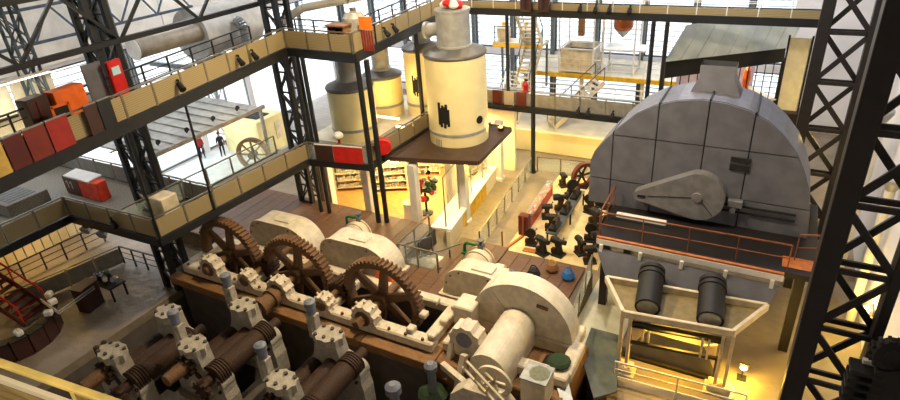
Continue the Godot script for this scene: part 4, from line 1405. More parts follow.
# ragged cut-away opening set on a curved shell
func cutaway(t: Node3D, r: float, a: float, w: float, y0: float, y1: float) -> void:
	var st := mb()
	for k in 6:
		var aa := a + (k - 2.5) * w / 6.0
		var j0 := y0 + (0.16 if k % 2 == 0 else 0.0) + 0.05 * (k % 3)
		var j1 := y1 - (0.2 if k % 2 == 1 else 0.0) - 0.06 * (k % 3)
		var c := Vector3(sin(aa), 0, cos(aa))
		var bs := Basis(Vector3.UP, aa)
		bx(st, c * (r + 0.004) + Vector3(0, (j0 + j1) / 2, 0), Vector3(w / 6.0 * r * 1.3, j1 - j0, 0.06), bs)
	part("cutaway_opening", st, M.black, t)

func tanks() -> void:
	var t := tank(Vector3(-14.12, 4.02, -25.84), 1.53, 4.5, 0.82, 1.65, "tallest cream tank with a jagged black opening and a red bundle on top")
	cutaway(t, 1.53, 0.02, 0.38, 1.05, 2.35)
	var st := mb()
	cyl(st, Vector3(sin(1.25) * 1.46, 1.3, cos(1.25) * 1.46), Vector3(sin(1.25) * 1.57, 1.3, cos(1.25) * 1.57), 0.2, 0.2, 16)
	part("port", st, M.black, t)
	st = mb()
	cyl(st, Vector3(0, 5.7, 0), Vector3(-1.35, 5.5, 0.15), 0.32, 0.32, 18)
	part("branch_pipe", st, M.tank_neck, t)
	st = mb()
	cyl(st, Vector3(-1.3, 5.5, 0.15), Vector3(-1.45, 5.48, 0.16), 0.42, 0.42, 18)
	part("branch_flange", st, M.tank_neck, t)
	for k in 4:
		st = mb()
		var a := -0.35 + k * 0.07
		cyl(st, Vector3(sin(a) * 1.56, 0.0, cos(a) * 1.56), Vector3(sin(a) * 1.56, 0.4, cos(a) * 1.56), 0.025, 0.025, 6)
		part("pipe", st, M.tank_neck, t)
	var fl := thing("red_flag_bundle", "red and white bundle lying on top of the tallest tank", "bundle", Vector3(-14.12, 10.57, -25.84))
	for k in 7:
		st = mb()
		var c := Vector3(cos(k * 0.9) * 0.35, 0.16 + 0.06 * (k % 3), sin(k * 0.9) * 0.35)
		lathe(st, c - Vector3(0, 0.18, 0), Vector3(0.2 * sin(k), 1, 0.2 * cos(k)), [Vector2(0, 0), Vector2(0.22, 0.08), Vector2(0.27, 0.2), Vector2(0.15, 0.36), Vector2(0, 0.4)], 9)
		part("fold", st, M.red if k % 2 == 0 else M.white, fl)
	tank(Vector3(-19.6, 4.02, -24.2), 1.22, 2.8, 0.58, 1.7, "shorter cream tank behind the red banner")
	tank(Vector3(-20.1, 4.02, -27.9), 1.1, 2.3, 0.5, 1.8, "cream tank between the short tank and the slotted tank")
	var t4 := tank(Vector3(-17.9, 4.02, -28.9), 1.08, 3.75, 0.5, 0.75, "cream tank with a jagged black slot just left of the tallest tank")
	cutaway(t4, 1.05, 0.1, 0.42, 1.2, 2.4)
	for q in [[Vector3(-18.6, 4.1, -25.9), 1.5, "white strip lamp on the deck behind the banner corner"], [Vector3(-16.9, 4.1, -24.9), 1.0, "white strip lamp beside the short walkway"]]:
		var l := thing("strip_lamp", q[2], "lamp", q[0])
		st = mb()
		bx(st, Vector3(0, 0.45, 0), Vector3(q[1], 0.08, 0.1), Basis(), 0.01)
		part("tube", st, M.warm_glow, l)
		st = mb()
		bx(st, Vector3(0, 0.39, 0), Vector3(q[1], 0.04, 0.14))
		for s in [-0.4, 0.4]: bx(st, Vector3(s * q[1], 0.19, 0), Vector3(0.05, 0.38, 0.05))
		part("holder", st, M.white, l)
		area(l, Vector3(0, 0.53, 0), Vector2(q[1], 0.1), Color(1.0, 0.82, 0.45), 6.0).rotation_degrees = Vector3(90, 0, 0)

# ---------------------------------------------------------------- shop under the tank deck
func shop() -> void:
	var st := mb()
	bx(st, Vector3(-18.2, 0.06, -26.2), Vector3(8.2, 0.12, 9.2))
	struct("floor", st, M.wood_floor)
	st = mb()
	bx(st, Vector3(-17.6, 1.9, -30.9), Vector3(9.0, 3.8, 0.2))
	struct("wall_shop", st, M.wall_cream)
	# white columns
	var k := 0
	for c in [[-20.7, -22.6, "white square column at the left of the shop front"], [-17.9, -22.4, "white square column in the middle of the shop front"], [-15.1, -22.6, "white square column by the flower stand"], [-14.6, -25.4, "white square column inside the shop"], [-13.5, -29.4, "white square column at the far shop corner"], [-13.1, -24.1, "white square column at the near shop corner"]]:
		var t := thing("column", c[2], "column", Vector3(c[0], 0, c[1]))
		st = mb()
		bx(st, Vector3(0, 1.85, 0), Vector3(0.42, 3.7, 0.42), Basis(), 0.02)
		part("shaft", st, M.white, t)
		st = mb()
		bx(st, Vector3(0, 0.1, 0), Vector3(0.52, 0.2, 0.52), Basis(), 0.02)
		part("base", st, M.white, t)
	# low white sill wall with yellow face along the corridor
	var w := thing("sill_wall", "low white ledge with yellow face beside the corridor", "ledge", Vector3(-13.2, 0, -25.5))
	var dv := Vector3(-0.9, 0, -7.4)
	for i in 4:
		st = mb()
		var a := Vector3(-12.75, 0.45, -21.6) + dv * (i / 4.0)
		var b := Vector3(-12.75, 0.45, -21.6) + dv * ((i + 0.985) / 4.0)
		bar(st, a, b, 0.2, 0.9)
		part("face_panel", st, M.yellow if i in [1, 2] else M.wall_cream, w, true)
	st = mb()
	bar(st, Vector3(-13.15, 0.95, -21.6), Vector3(-14.05, 0.95, -29.0), 1.1, 0.12, Vector3.UP, 0.02)
	part("ledge", st, M.white, w, true)
	# glass front panes
	for i in 4:
		var g := thing("shop_glazing", ["clear shop pane nearest the stairwell", "clear shop pane beside the white column", "third clear shop pane along the corridor", "farthest clear shop pane along the corridor"][i], "pane", Vector3(-12.95, 1.0, -21.8) + dv * (i / 4.0))
		st = mb()
		bar(st, Vector3(0, 1.35, 0), dv * 0.245 + Vector3(0, 1.35, 0), 0.02, 2.65)
		part("glass", st, M.glass_clear, g)
		st = mb()
		bx(st, Vector3(0, 1.35, 0), Vector3(0.05, 2.7, 0.05))
		bar(st, Vector3(0, 2.7, 0), dv * 0.245 + Vector3(0, 2.7, 0), 0.05, 0.05)
		part("frame", st, M.galv, g)
	# shelving with goods
	for i in 5:
		var at: Vector3 = [Vector3(-18.9, 0.12, -25.6), Vector3(-18.2, 0.12, -28.2), Vector3(-16.4, 0.12, -29.6), Vector3(-20.9, 0.12, -25.0), Vector3(-14.4, 0.12, -27.6)][i]
		shelf(at, [0.5, 0.5, 0.1, 0.5, 1.3][i], ["cream shelf unit full of pale goods behind the paired posts", "cream shelf unit deeper in the shop", "cream shelf unit against the shop's back wall", "cream shelf unit behind the left columns", "shelf unit of dark and red goods beside the inner column"][i], i)
	# flower stand
	var f := thing("flower_stand", "tall stand of dark, red and green flowers inside the shop front", "flowers", Vector3(-15.4, 0.12, -24.0))
	f.scale = Vector3(1.3, 1.25, 1.3)
	st = mb()
	lathe(st, Vector3.ZERO, Vector3.UP, [Vector2(0, 0), Vector2(0.28, 0), Vector2(0.28, 0.05), Vector2(0.05, 0.1), Vector2(0.05, 1.0), Vector2(0.2, 1.1), Vector2(0, 1.1)], 14)
	part("stand", st, M.steel, f)
	for k2 in 40:
		var a := rng.randf() * TAU
		var c := Vector3(cos(a) * rng.randf_range(0.1, 0.5), rng.randf_range(0.7, 1.75), sin(a) * rng.randf_range(0.1, 0.5))
		st = mb()
		lathe(st, c, Vector3(cos(a), 0.7, sin(a)), [Vector2(0, 0), Vector2(0.09, 0.05), Vector2(0.15, 0.14), Vector2(0.08, 0.2), Vector2(0, 0.17)], 8)
		part("flower", st, [M.leaf, M.red, M.cloth_dark, M.leaf, M.white][k2 % 5], f)
	# table with white cloth by the stand
	var tb := thing("display_table", "small white draped table beside the flower stand", "table", Vector3(-15.9, 0.12, -23.2))
	st = mb()
	lathe(st, Vector3.ZERO, Vector3.UP, [Vector2(0.42, 0), Vector2(0.36, 0.5), Vector2(0.38, 0.95), Vector2(0, 0.97)], 18)
	part("cloth", st, M.white, tb)
	st = mb()
	cyl(st, Vector3(0, 0.965, 0), Vector3(0, 0.985, 0), 0.4, 0.4, 18)
	part("top", st, M.paper, tb)
	# ceiling fittings out of view, placed to light the shop
	for q in [[-18.8, -24.6], [-15.6, -25.6], [-18.6, -28.2], [-15.4, -28.9]]:
		var l := thing("unseen_ceiling_lamp", "unseen white ceiling panel lamp lighting the shop, " + ("front" if q[1] > -27 else "back") + (" left" if q[0] < -17 else " right"), "lamp", Vector3(q[0], 3.72, q[1]), 0.0, "unseen shop ceiling lamps")
		st = mb()
		bx(st, Vector3(0, 0.08, 0), Vector3(1.3, 0.1, 0.4), Basis(), 0.01)
		part("housing", st, M.white, l)
		st = mb()
		bx(st, Vector3(0, 0.02, 0), Vector3(1.2, 0.03, 0.32))
		part("diffuser", st, M.cool_glow, l)
		area(l, Vector3(0, -0.01, 0), Vector2(1.2, 0.32), Color(1.0, 0.9, 0.62), 24.0)
	# unseen lamps under the tank deck edge, placed to light the corridor yellow
	for z in [-24.6, -27.0]:
		var l := thing("strip_lamp", "unseen warm strip lamp under the deck edge, " + ("nearer" if z > -26 else "farther") + " one lighting the corridor", "lamp", Vector3(-12.75, 3.79, z))
		st = mb()
		bx(st, Vector3(0, 0.06, 0), Vector3(0.14, 0.08, 1.4), Basis(), 0.01)
		part("housing", st, M.white, l)
		st = mb()
		bx(st, Vector3(0, 0.0, 0), Vector3(0.1, 0.03, 1.3))
		part("tube", st, M.amber_glow, l)
		area(l, Vector3(0, -0.03, 0), Vector2(0.1, 1.3), Color(1.0, 0.85, 0.4), 9.0)
	for x in [-13.2, -8.6]:  # lamps out of view, placed to brighten the corridor end wall
		var l := thing("strip_lamp", "unseen warm strip lamp under the lower back walkway, lighting the corridor end wall, " + ("left" if x < -10 else "right"), "lamp", Vector3(x, 3.84, -32.2))
		st = mb()
		bx(st, Vector3(0, 0.06, 0), Vector3(1.4, 0.1, 0.14), Basis(), 0.01)
		part("housing", st, M.white, l)
		st = mb()
		bx(st, Vector3(0, 0.0, 0), Vector3(1.3, 0.03, 0.1))
		part("tube", st, M.amber_glow, l)
		area(l, Vector3(0, -0.03, 0), Vector2(1.3, 0.1), Color(1.0, 0.88, 0.5), 9.0)
	# corridor railing
	var r := thing("corridor_railing", "grey steel railing between corridor and bench floor", "railing", Vector3(-10.9, 0, -26.5))
	rail(r, Vector3(-11.25, 0, -22.0), Vector3(-12.1, 0, -30.9), 3, 1.0, 1.2)
	rail(r, Vector3(-11.8, 0, -31.2), Vector3(-7.6, 0, -31.6), 3, 1.0, 1.4)
	# stairwell in the brown floor
	var s := thing("stair", "short steel stair with glass sides down from the brown floor", "stairs", Vector3(-12.4, 0, -20.4))
	for i in 5:
		st = mb()
		bx(st, Vector3(-12.3, 0.95 - i * 0.19, -18.6 - i * 0.42), Vector3(1.5, 0.05, 0.4))
		part("tread", st, M.galv, s, true)
	for x in [-13.1, -11.5]:
		st = mb()
		bar(st, Vector3(x, 1.0, -18.4), Vector3(x, 0.1, -20.6), 0.06, 0.24)
		part("stringer", st, M.steel_grey, s, true)
		st = mb()
		bar(st, Vector3(x, 1.95, -18.4), Vector3(x, 1.1, -20.6), 0.06, 0.06)
		part("handrail", st, M.steel_grey, s, true)
		for z in [-18.4, -19.5, -20.6]:
			st = mb()
			bx(st, Vector3(x, 1.3 - absf(z + 18.4) * 0.4, z), Vector3(0.06, 1.1, 0.06))
			part("post", st, M.steel_grey, s, true)
	for q in [[Vector3(-13.4, 1.0, -18.3), Vector3(-13.4, 1.0, -21.0), "glass balustrade left of the stairwell"], [Vector3(-13.4, 1.0, -18.25), Vector3(-11.4, 1.0, -18.25), "glass balustrade across the near end of the stairwell"]]:
		var b := thing("glass_balustrade", q[2], "balustrade", q[0])
		rail(b, q[0], q[1], 3, 1.0, 1.2)

func shelf(at: Vector3, turn: float, label: String, idx: int) -> void:
	var t := thing("shelf_unit", label, "shelf", at, turn)
	var st := mb()
	for x in [-1.1, 1.1]: bx(st, Vector3(x, 0.9, 0), Vector3(0.05, 1.8, 0.5))
	bx(st, Vector3(0, 0.9, -0.24), Vector3(2.2, 1.8, 0.03))
	part("frame", st, M.cream_clean, t)
	for y in [0.2, 0.65, 1.1, 1.55]:
		st = mb()
		bx(st, Vector3(0, y, 0), Vector3(2.15, 0.04, 0.48))
		var sh := part("shelf", st, M.cream_clean, t)
		var g := mb()
		var x := -0.98
		while x < 1.0:
			var w := rng.randf_range(0.12, 0.2)
			var hh := rng.randf_range(0.16, 0.34)
			bx(g, Vector3(x + w / 2, y + 0.02 + hh / 2, rng.randf_range(-0.02, 0.08)), Vector3(w * 0.85, hh, 0.26), Basis(), 0.02)
			x += w
		var o := part("goods", g, ([M.red, M.cloth_dark, M.leaf, M.paper][int(y * 3.0) % 4] if idx == 4 else M.paper), sh)
		o.set_meta("kind", "stuff")

# ---------------------------------------------------------------- bench floor with small machines
func small_machine(at: Vector3, turn: float, v: int, label: String) -> void:
	var t := thing("small_machine", label, "machine", at, turn, "small machines on the bench floor")
	t.scale = Vector3.ONE * (0.76 + 0.06 * (v % 4))
	var st := mb()
	bx(st, Vector3(0, 0.06, 0), Vector3(0.7, 0.12, 0.6), Basis(), 0.02)
	part("base", st, M.iron, t)
	st = mb()
	prism(st, PackedVector2Array([Vector2(-0.24, 0.12), Vector2(0.24, 0.12), Vector2(0.13, 0.6), Vector2(0.2, 0.8), Vector2(-0.2, 0.8), Vector2(-0.13, 0.6)]), Vector3(0, 0, -0.14), Basis(), 0.28)
	part("pedestal", st, M.iron if v % 2 else M.rust_dark, t)
	st = mb()
	if v % 3 == 0:
		cyl(st, Vector3(0, 0.95, 0.14), Vector3(0, 0.95, 0.24), 0.34, 0.34, 18)
	elif v % 3 == 1:
		bx(st, Vector3(0, 0.92, 0), Vector3(0.75, 0.22, 0.4), Basis(), 0.03)
	else:
		lathe(st, Vector3(-0.45, 0.95, 0), Vector3.RIGHT, [Vector2(0, 0), Vector2(0.2, 0), Vector2(0.22, 0.3), Vector2(0.14, 0.5), Vector2(0.14, 0.9), Vector2(0, 0.9)], 14)
	part("head", st, M.iron, t)
	st = mb()
	cyl(st, Vector3(0.1, 0.8, 0), Vector3(0.35, 1.25, 0.1), 0.03, 0.03, 6)
	cyl(st, Vector3(0.35, 1.25, 0.1), Vector3(0.38, 1.3, 0.11), 0.06, 0.06, 8)
	part("lever", st, M.steel_grey, t)
	st = mb()
	bx(st, Vector3(-0.28, 0.3, 0.1), Vector3(0.2, 0.3, 0.24), Basis(), 0.02)
	part("gearbox", st, M.rust_dark, t)

func bench_floor() -> void:
	var st := mb()
	prism(st, PackedVector2Array([Vector2(-10.1, 22.2), Vector2(-5.6, 22.4), Vector2(-6.4, 31.2), Vector2(-10.4, 31.2)]), Vector3(0, 0, 0), Basis(Vector3.RIGHT, Vector3.FORWARD, Vector3.UP), 0.05)
	struct("floor", st, M.tile)
	var c := thing("display_case", "long red display case with a glass top on the bench floor", "display case", Vector3(-9.9, 0.05, -26.4))
	var d := Vector3(-0.25, 0, -4.6)
	st = mb()
	bar(st, Vector3(0.1, 0.3, 2.4), Vector3(0.1, 0.3, 2.4) + d, 0.28, 0.6)
	part("base", st, M.red, c)
	st = mb()
	bar(st, Vector3(0.12, 0.55, 2.5), Vector3(0.12, 0.55, 2.1), 0.5, 1.08)
	part("end_cabinet", st, M.maroon, c)
	st = mb()
	bar(st, Vector3(0.1, 0.74, 1.9), Vector3(0.1, 0.74, 2.4) + d, 0.3, 0.26)
	part("glass_top", st, M.glass, c)
	for i in 5:
		st = mb()
		var p := Vector3(0.1, 0.61, 1.4) + d * (0.18 * i)
		lathe(st, p, Vector3.UP, [Vector2(0, 0), Vector2(0.1, 0), Vector2(0.12, 0.1), Vector2(0.05, 0.2), Vector2(0, 0.22)], 10)
		part("model", st, M.paper, c)
	var b := thing("work_bench", "long narrow grey bench between the two rows of small machines", "bench", Vector3(-7.9, 0.05, -25.6))
	st = mb()
	bar(st, Vector3(-0.25, 0.75, 2.2), Vector3(-0.35, 0.75, -2.6), 0.55, 0.08)
	part("top", st, M.steel_grey, b)
	for z in [-2.4, -0.2, 2.0]:
		for x in [-0.5, -0.08]:
			st = mb()
			bx(st, Vector3(x, 0.36, z), Vector3(0.07, 0.7, 0.07))
			part("leg", st, M.iron, b)
	var pos := [[-9.1, -23.3], [-8.7, -25.0], [-8.9, -27.0], [-8.9, -28.6], [-9.7, -29.8], [-7.6, -22.9], [-7.4, -27.4], [-7.6, -29.0], [-6.7, -23.4], [-6.6, -24.7], [-6.8, -26.2], [-7.0, -28.2], [-7.9, -30.3], [-6.1, -22.9], [-6.0, -24.1], [-6.1, -25.4], [-9.3, -26.0], [-8.3, -22.7], [-6.2, -26.9]]
	var wd := ["small dark machine alone near the red display case", "small dark machine beside the long bench, left row, second", "small dark machine in the middle of the left row", "small dark machine fourth in the left row", "small dark machine at the far end of the left row", "small dark machine at the near end of the long bench", "small dark machine behind the long bench", "small dark machine far right of the long bench", "small dark machine nearest the orange railing posts", "small dark machine second from the orange railing posts", "small dark machine third from the orange railing posts", "small dark machine beside the hood's lower left corner", "small dark machine at the far end, by the maroon wheel", "small dark machine in the front right corner of the tiles", "small dark machine beneath the platform's left end, nearer", "small dark machine beneath the platform's left end, middle", "small dark machine right beside the red display case", "small dark machine at the front edge, left of the bench end", "small dark machine beneath the hood's left edge"]
	for i in pos.size():
		small_machine(Vector3(pos[i][0], 0.05, pos[i][1]), rng.randf_range(-0.9, 0.9), i, wd[i])
	for i in 3:   # pieces standing on the bench
		var t := thing("model_engine", ["dark model engine on the near end of the long bench", "dark model engine on the middle of the long bench", "dark model engine on the far end of the long bench"][i], "model", Vector3(-8.17 - i * 0.03, 0.84, -24.0 - i * 1.7))
		st = mb()
		bx(st, Vector3(0, 0.08, 0), Vector3(0.36, 0.16, 0.9), Basis(), 0.02)
		part("bed", st, M.iron, t)
		st = mb()
		cyl(st, Vector3(0, 0.3, -0.35), Vector3(0, 0.3, 0.1), 0.14, 0.14, 14)
		part("cylinder", st, M.rust_dark, t)
		st = mb()
		cyl(st, Vector3(0.16, 0.3, 0.28), Vector3(0.22, 0.3, 0.28), 0.24, 0.24, 18)
		part("flywheel", st, M.iron, t)
	var wh := thing("flywheel", "maroon spoked wheel standing behind the bench floor by the hood", "wheel", Vector3(-8.75, 0.78, -30.1))
	st = mb()
	ring(st, arc(0, 0, 0.75, 0, 350, 35), arc(0, 0, 0.55, 0, 350, 35), Vector3(0, 0, -0.12), Basis(Vector3.UP, 0.9), 0.24)
	part("rim", st, M.maroon, wh)
	for k in 6:
		var a := TAU * k / 6.0
		st = mb()
		var e := Basis(Vector3.UP, 0.9) * Vector3(cos(a), sin(a), 0)
		bar(st, e * 0.05, e * 0.6, 0.1, 0.1)
		part("spoke", st, M.rust_dark, wh)
	st = mb()
	bx(st, Vector3(0, -0.7, 0), Vector3(0.8, 0.12, 0.5), Basis(), 0.02)
	part("foot", st, M.iron, wh)
	var bp := thing("barrier", "low orange floor barrier with slim posts near the brown floor", "barrier", Vector3(-9.85, 0.05, -22.7))
	st = mb()
	bar(st, Vector3(-0.3, 0.04, 0.5), Vector3(0.1, 0.04, -1.1), 0.12, 0.08)
	part("base_strip", st, M.orange_edge, bp)
	for z in [0.5, -1.1]:
		st = mb()
		bx(st, Vector3(-0.3 if z > 0 else 0.1, 0.55, z), Vector3(0.05, 1.1, 0.05))
		part("post", st, M.orange_edge, bp)
	var mt := thing("floor_mat", "small orange mat on the tiled bench floor", "mat", Vector3(-8.9, 0.05, -22.75))
	st = mb()
	bx(st, Vector3(0, 0.012, 0), Vector3(0.75, 0.024, 0.3), Basis(Vector3.UP, 0.05), 0.005)
	part("surface", st, M.orange_edge, mt)
	st = mb()
	bx(st, Vector3(0, 0.006, 0), Vector3(0.8, 0.012, 0.35), Basis(Vector3.UP, 0.05))
	part("border", st, M.rust_dark, mt)

# ---------------------------------------------------------------- back exhibits, stairs, cabin
func frame_tower(t: Node3D, w: float, d: float, h: float, levels: Array, m: Material) -> void:
	for x in [-w / 2, w / 2]:
		for z in [-d / 2, d / 2]:
			var st := mb()
			bx(st, Vector3(x, h / 2, z), Vector3(0.09, h, 0.09))
			part("upright", st, m, t)
	for y in levels:
		var st := mb()
		for s in [-1, 1]:
			bx(st, Vector3(0, y, s * d / 2), Vector3(w, 0.1, 0.08))
			bx(st, Vector3(s * w / 2, y, 0), Vector3(0.08, 0.1, d))
		part("ring_beam", st, m, t)

func stair_flight(t: Node3D, a: Vector3, b: Vector3, w: float, n: int) -> void:
	var d := b - a
	var flat := Vector3(d.x, 0, d.z).normalized()
	var side := flat.cross(Vector3.UP)
	for i in n:
		var p := a + d * ((i + 0.5) / n)
		var st := mb()
		bx(st, p, Vector3(w, 0.06, 0.28), dirbasis(flat))
		part("tread", st, M.pale_floor, t)
	for s in [-0.5, 0.5]:
		var st := mb()
		bar(st, a + side * w * s, b + side * w * s, 0.06, 0.28)
		part("stringer", st, M.cream_clean, t)
		st = mb()
		bar(st, a + side * w * s + Vector3(0, 1.0, 0), b + side * w * s + Vector3(0, 1.0, 0), 0.05, 0.05)
		part("handrail", st, M.steel_grey, t)
		for k in 3:
			st = mb()
			var p: Vector3 = (a + side * w * s).lerp(b + side * w * s, k / 2.0)
			bx(st, p + Vector3(0, 0.5, 0), Vector3(0.05, 1.0, 0.05))
			part("baluster", st, M.steel_grey, t)

func back_exhibits() -> void:
	var t := thing("cube_tank", "cream square tank in a white pipe frame on the back deck", "tank", Vector3(-11.85, 4.05, -39.3))
	var st := mb()
	var w := 2.1
	for q in [[Vector3(0, 0.85, 0.95), Vector3(w, 1.5, 0.06)], [Vector3(0, 0.85, -0.95), Vector3(w, 1.5, 0.06)], [Vector3(-w / 2, 0.85, 0), Vector3(0.06, 1.5, 1.9)], [Vector3(w / 2, 0.85, 0), Vector3(0.06, 1.5, 1.9)], [Vector3(0, 0.15, 0), Vector3(w, 0.08, 1.9)]]:
		bx(st, q[0], q[1])
	part("body", st, M.cream_clean, t)
	st = mb()
	bx(st, Vector3(0, 1.25, 0), Vector3(w - 0.1, 0.04, 1.8))
	part("contents", st, M.iron, t)
	frame_tower(t, 2.3, 2.1, 4.2, [0.2, 1.65, 4.0], M.white)
	st = mb()
	bx(st, Vector3(0, 3.2, 0), Vector3(0.4, 1.8, 0.3), Basis(), 0.02)
	part("drop_chute", st, M.timber, t)
	var f := thing("funnel_vessel", "copper cone vessel hung in a white pipe frame on the back deck", "vessel", Vector3(-9.2, 4.05, -39.6))
	frame_tower(f, 2.0, 1.8, 4.4, [0.2, 1.6, 3.6], M.white)
	st = mb()
	lathe(st, Vector3(0, 3.75, 0), Vector3.DOWN, [Vector2(0, 0), Vector2(0.62, 0), Vector2(0.62, 0.8), Vector2(0.5, 1.0)], 20)
	part("vessel", st, M.copper, f)
	st = mb()
	lathe(st, Vector3(0, 2.75, 0), Vector3.DOWN, [Vector2(0.5, 0), Vector2(0.05, 0.5), Vector2(0, 0.5)], 20)
	part("cone", st, M.galv, f)
	st = mb()
	bx(st, Vector3(0.3, 1.62, 0), Vector3(2.6, 0.08, 1.7))
	part("shelf", st, M.white, f)
	var rl := thing("deck_railing", "thin grey railing along the cream back deck", "railing", Vector3(-9, 4.05, -38.3))
	rail(rl, Vector3(-15.8, 4.05, -38.3), Vector3(-3.2, 4.05, -38.3), 6, 1.0, 2.1)
	# stairs between the back walkways
	var s := thing("back_stairs", "cream zigzag stairs with a landing between the two back walkways", "stairs", Vector3(-14.6, 4.1, -33.6))
	stair_flight(s, Vector3(0.7, 0, -0.2), Vector3(0.7, 2.3, -2.4), 1.1, 9)
	stair_flight(s, Vector3(0.7, 2.4, -2.4), Vector3(0.9, 5.3, 0.2), 1.1, 10)
	st = mb()
	bx(st, Vector3(-0.4, 2.3, -2.9), Vector3(3.4, 0.16, 1.3))
	part("landing", st, M.pale_floor, s)
	st = mb()
	bx(st, Vector3(-0.4, 2.2, -2.22), Vector3(3.4, 0.2, 0.08))
	part("landing_edge", st, M.yellow, s)
	for x in [-1.95, 1.2]:
		st = mb()
		bx(st, Vector3(x, 0.9, -3.4), Vector3(0.12, 3.0, 0.12))
		part("support", st, M.steel_grey, s)
	for x in [-1.95, -1.1, -0.2]:
		st = mb()
		bx(st, Vector3(x, 2.9, -2.25), Vector3(0.05, 1.0, 0.05))
		part("baluster", st, M.steel_grey, s)
	st = mb()
	bar(st, Vector3(-2.0, 3.4, -2.25), Vector3(-0.1, 3.4, -2.25), 0.05, 0.05)
	part("handrail", st, M.steel_grey, s)
	var s2 := thing("low_stairs", "grey stairs with slim balusters behind the cream corridor wall", "stairs", Vector3(-11.6, 1.38, -34.9))
	stair_flight(s2, Vector3(-0.8, 0.1, -0.3), Vector3(1.6, 2.6, -2.6), 1.2, 12)
	var s3 := thing("low_stairs", "cream lit stairs just right of the tallest tank, under the walkway", "stairs", Vector3(-15.6, 1.38, -35.0))
	stair_flight(s3, Vector3(0.2, 0.1, 0.2), Vector3(0.0, 2.7, -2.9), 1.6, 13)
	# vats on the landing
	for i in 2:
		var v := thing("vat", ["cream round vat on the stair landing", "second cream vat on the stair landing, by the stairs"][i], "vat", Vector3(-16.2 + i * 1.6, 6.49, -36.5))
		st = mb()
		lathe(st, Vector3.ZERO, Vector3.UP, [Vector2(0, 0), Vector2(0.35, 0), Vector2(0.45, 0.3), Vector2(0.45, 0.8), Vector2(0.3, 0.95), Vector2(0, 0.95)], 16)
		part("body", st, M.cream_clean, v)
		st = mb()
		cyl(st, Vector3(0, 0.95, 0), Vector3(0, 1.15, 0), 0.1, 0.1, 8)
		part("spout", st, M.yellow, v)
	var mx := thing("red_extinguisher", "red cylinder standing on the lower back walkway by the tank", "extinguisher", Vector3(-12.9, 4.1, -32.0))
	st = mb()
	lathe(st, Vector3.ZERO, Vector3.UP, [Vector2(0, 0), Vector2(0.2, 0), Vector2(0.2, 1.0), Vector2(0.1, 1.2), Vector2(0, 1.25)], 14)
	part("body", st, M.red, mx)
	st = mb()
	bx(st, Vector3(0.06, 1.28, 0), Vector3(0.2, 0.08, 0.06))
	part("handle", st, M.black, mx)
	for i in 3:
		var p := thing("exhibit_board", ["maroon upright panel on the back walkway nearest the tank", "maroon upright panel in the middle on the back walkway", "pale upright panel beside the maroon ones on the back walkway"][i], "panel", Vector3([-14.2, -12.7, -13.45][i], 4.12, -30.88))
		st = mb()
		bx(st, Vector3(0, 0.45, 0), Vector3(0.6, 0.86, 0.05), Basis(), 0.01)
		part("board", st, M.maroon if i < 2 else M.paper, p)
		st = mb()
		bx(st, Vector3(0, 0.03, 0), Vector3(0.5, 0.05, 0.3))
		part("foot", st, M.steel, p)
	for i in 2:
		var p := thing("exhibit_cabinet", ["dark brown upright cabinet on the upper back walkway, left", "dark brown upright cabinet on the upper back walkway, right"][i], "cabinet", Vector3(-12.3 + i * 1.0, 9.55, -30.72))
		st = mb()
		bx(st, Vector3(0, 0.7, 0), Vector3(0.6, 1.4, 0.3), Basis(), 0.02)
		part("body", st, M.brown, p)
		st = mb()
		bx(st, Vector3(0.0, 0.75, 0.16), Vector3(0.1, 1.2, 0.03))
		part("stripe", st, M.steel, p)
	cabin()

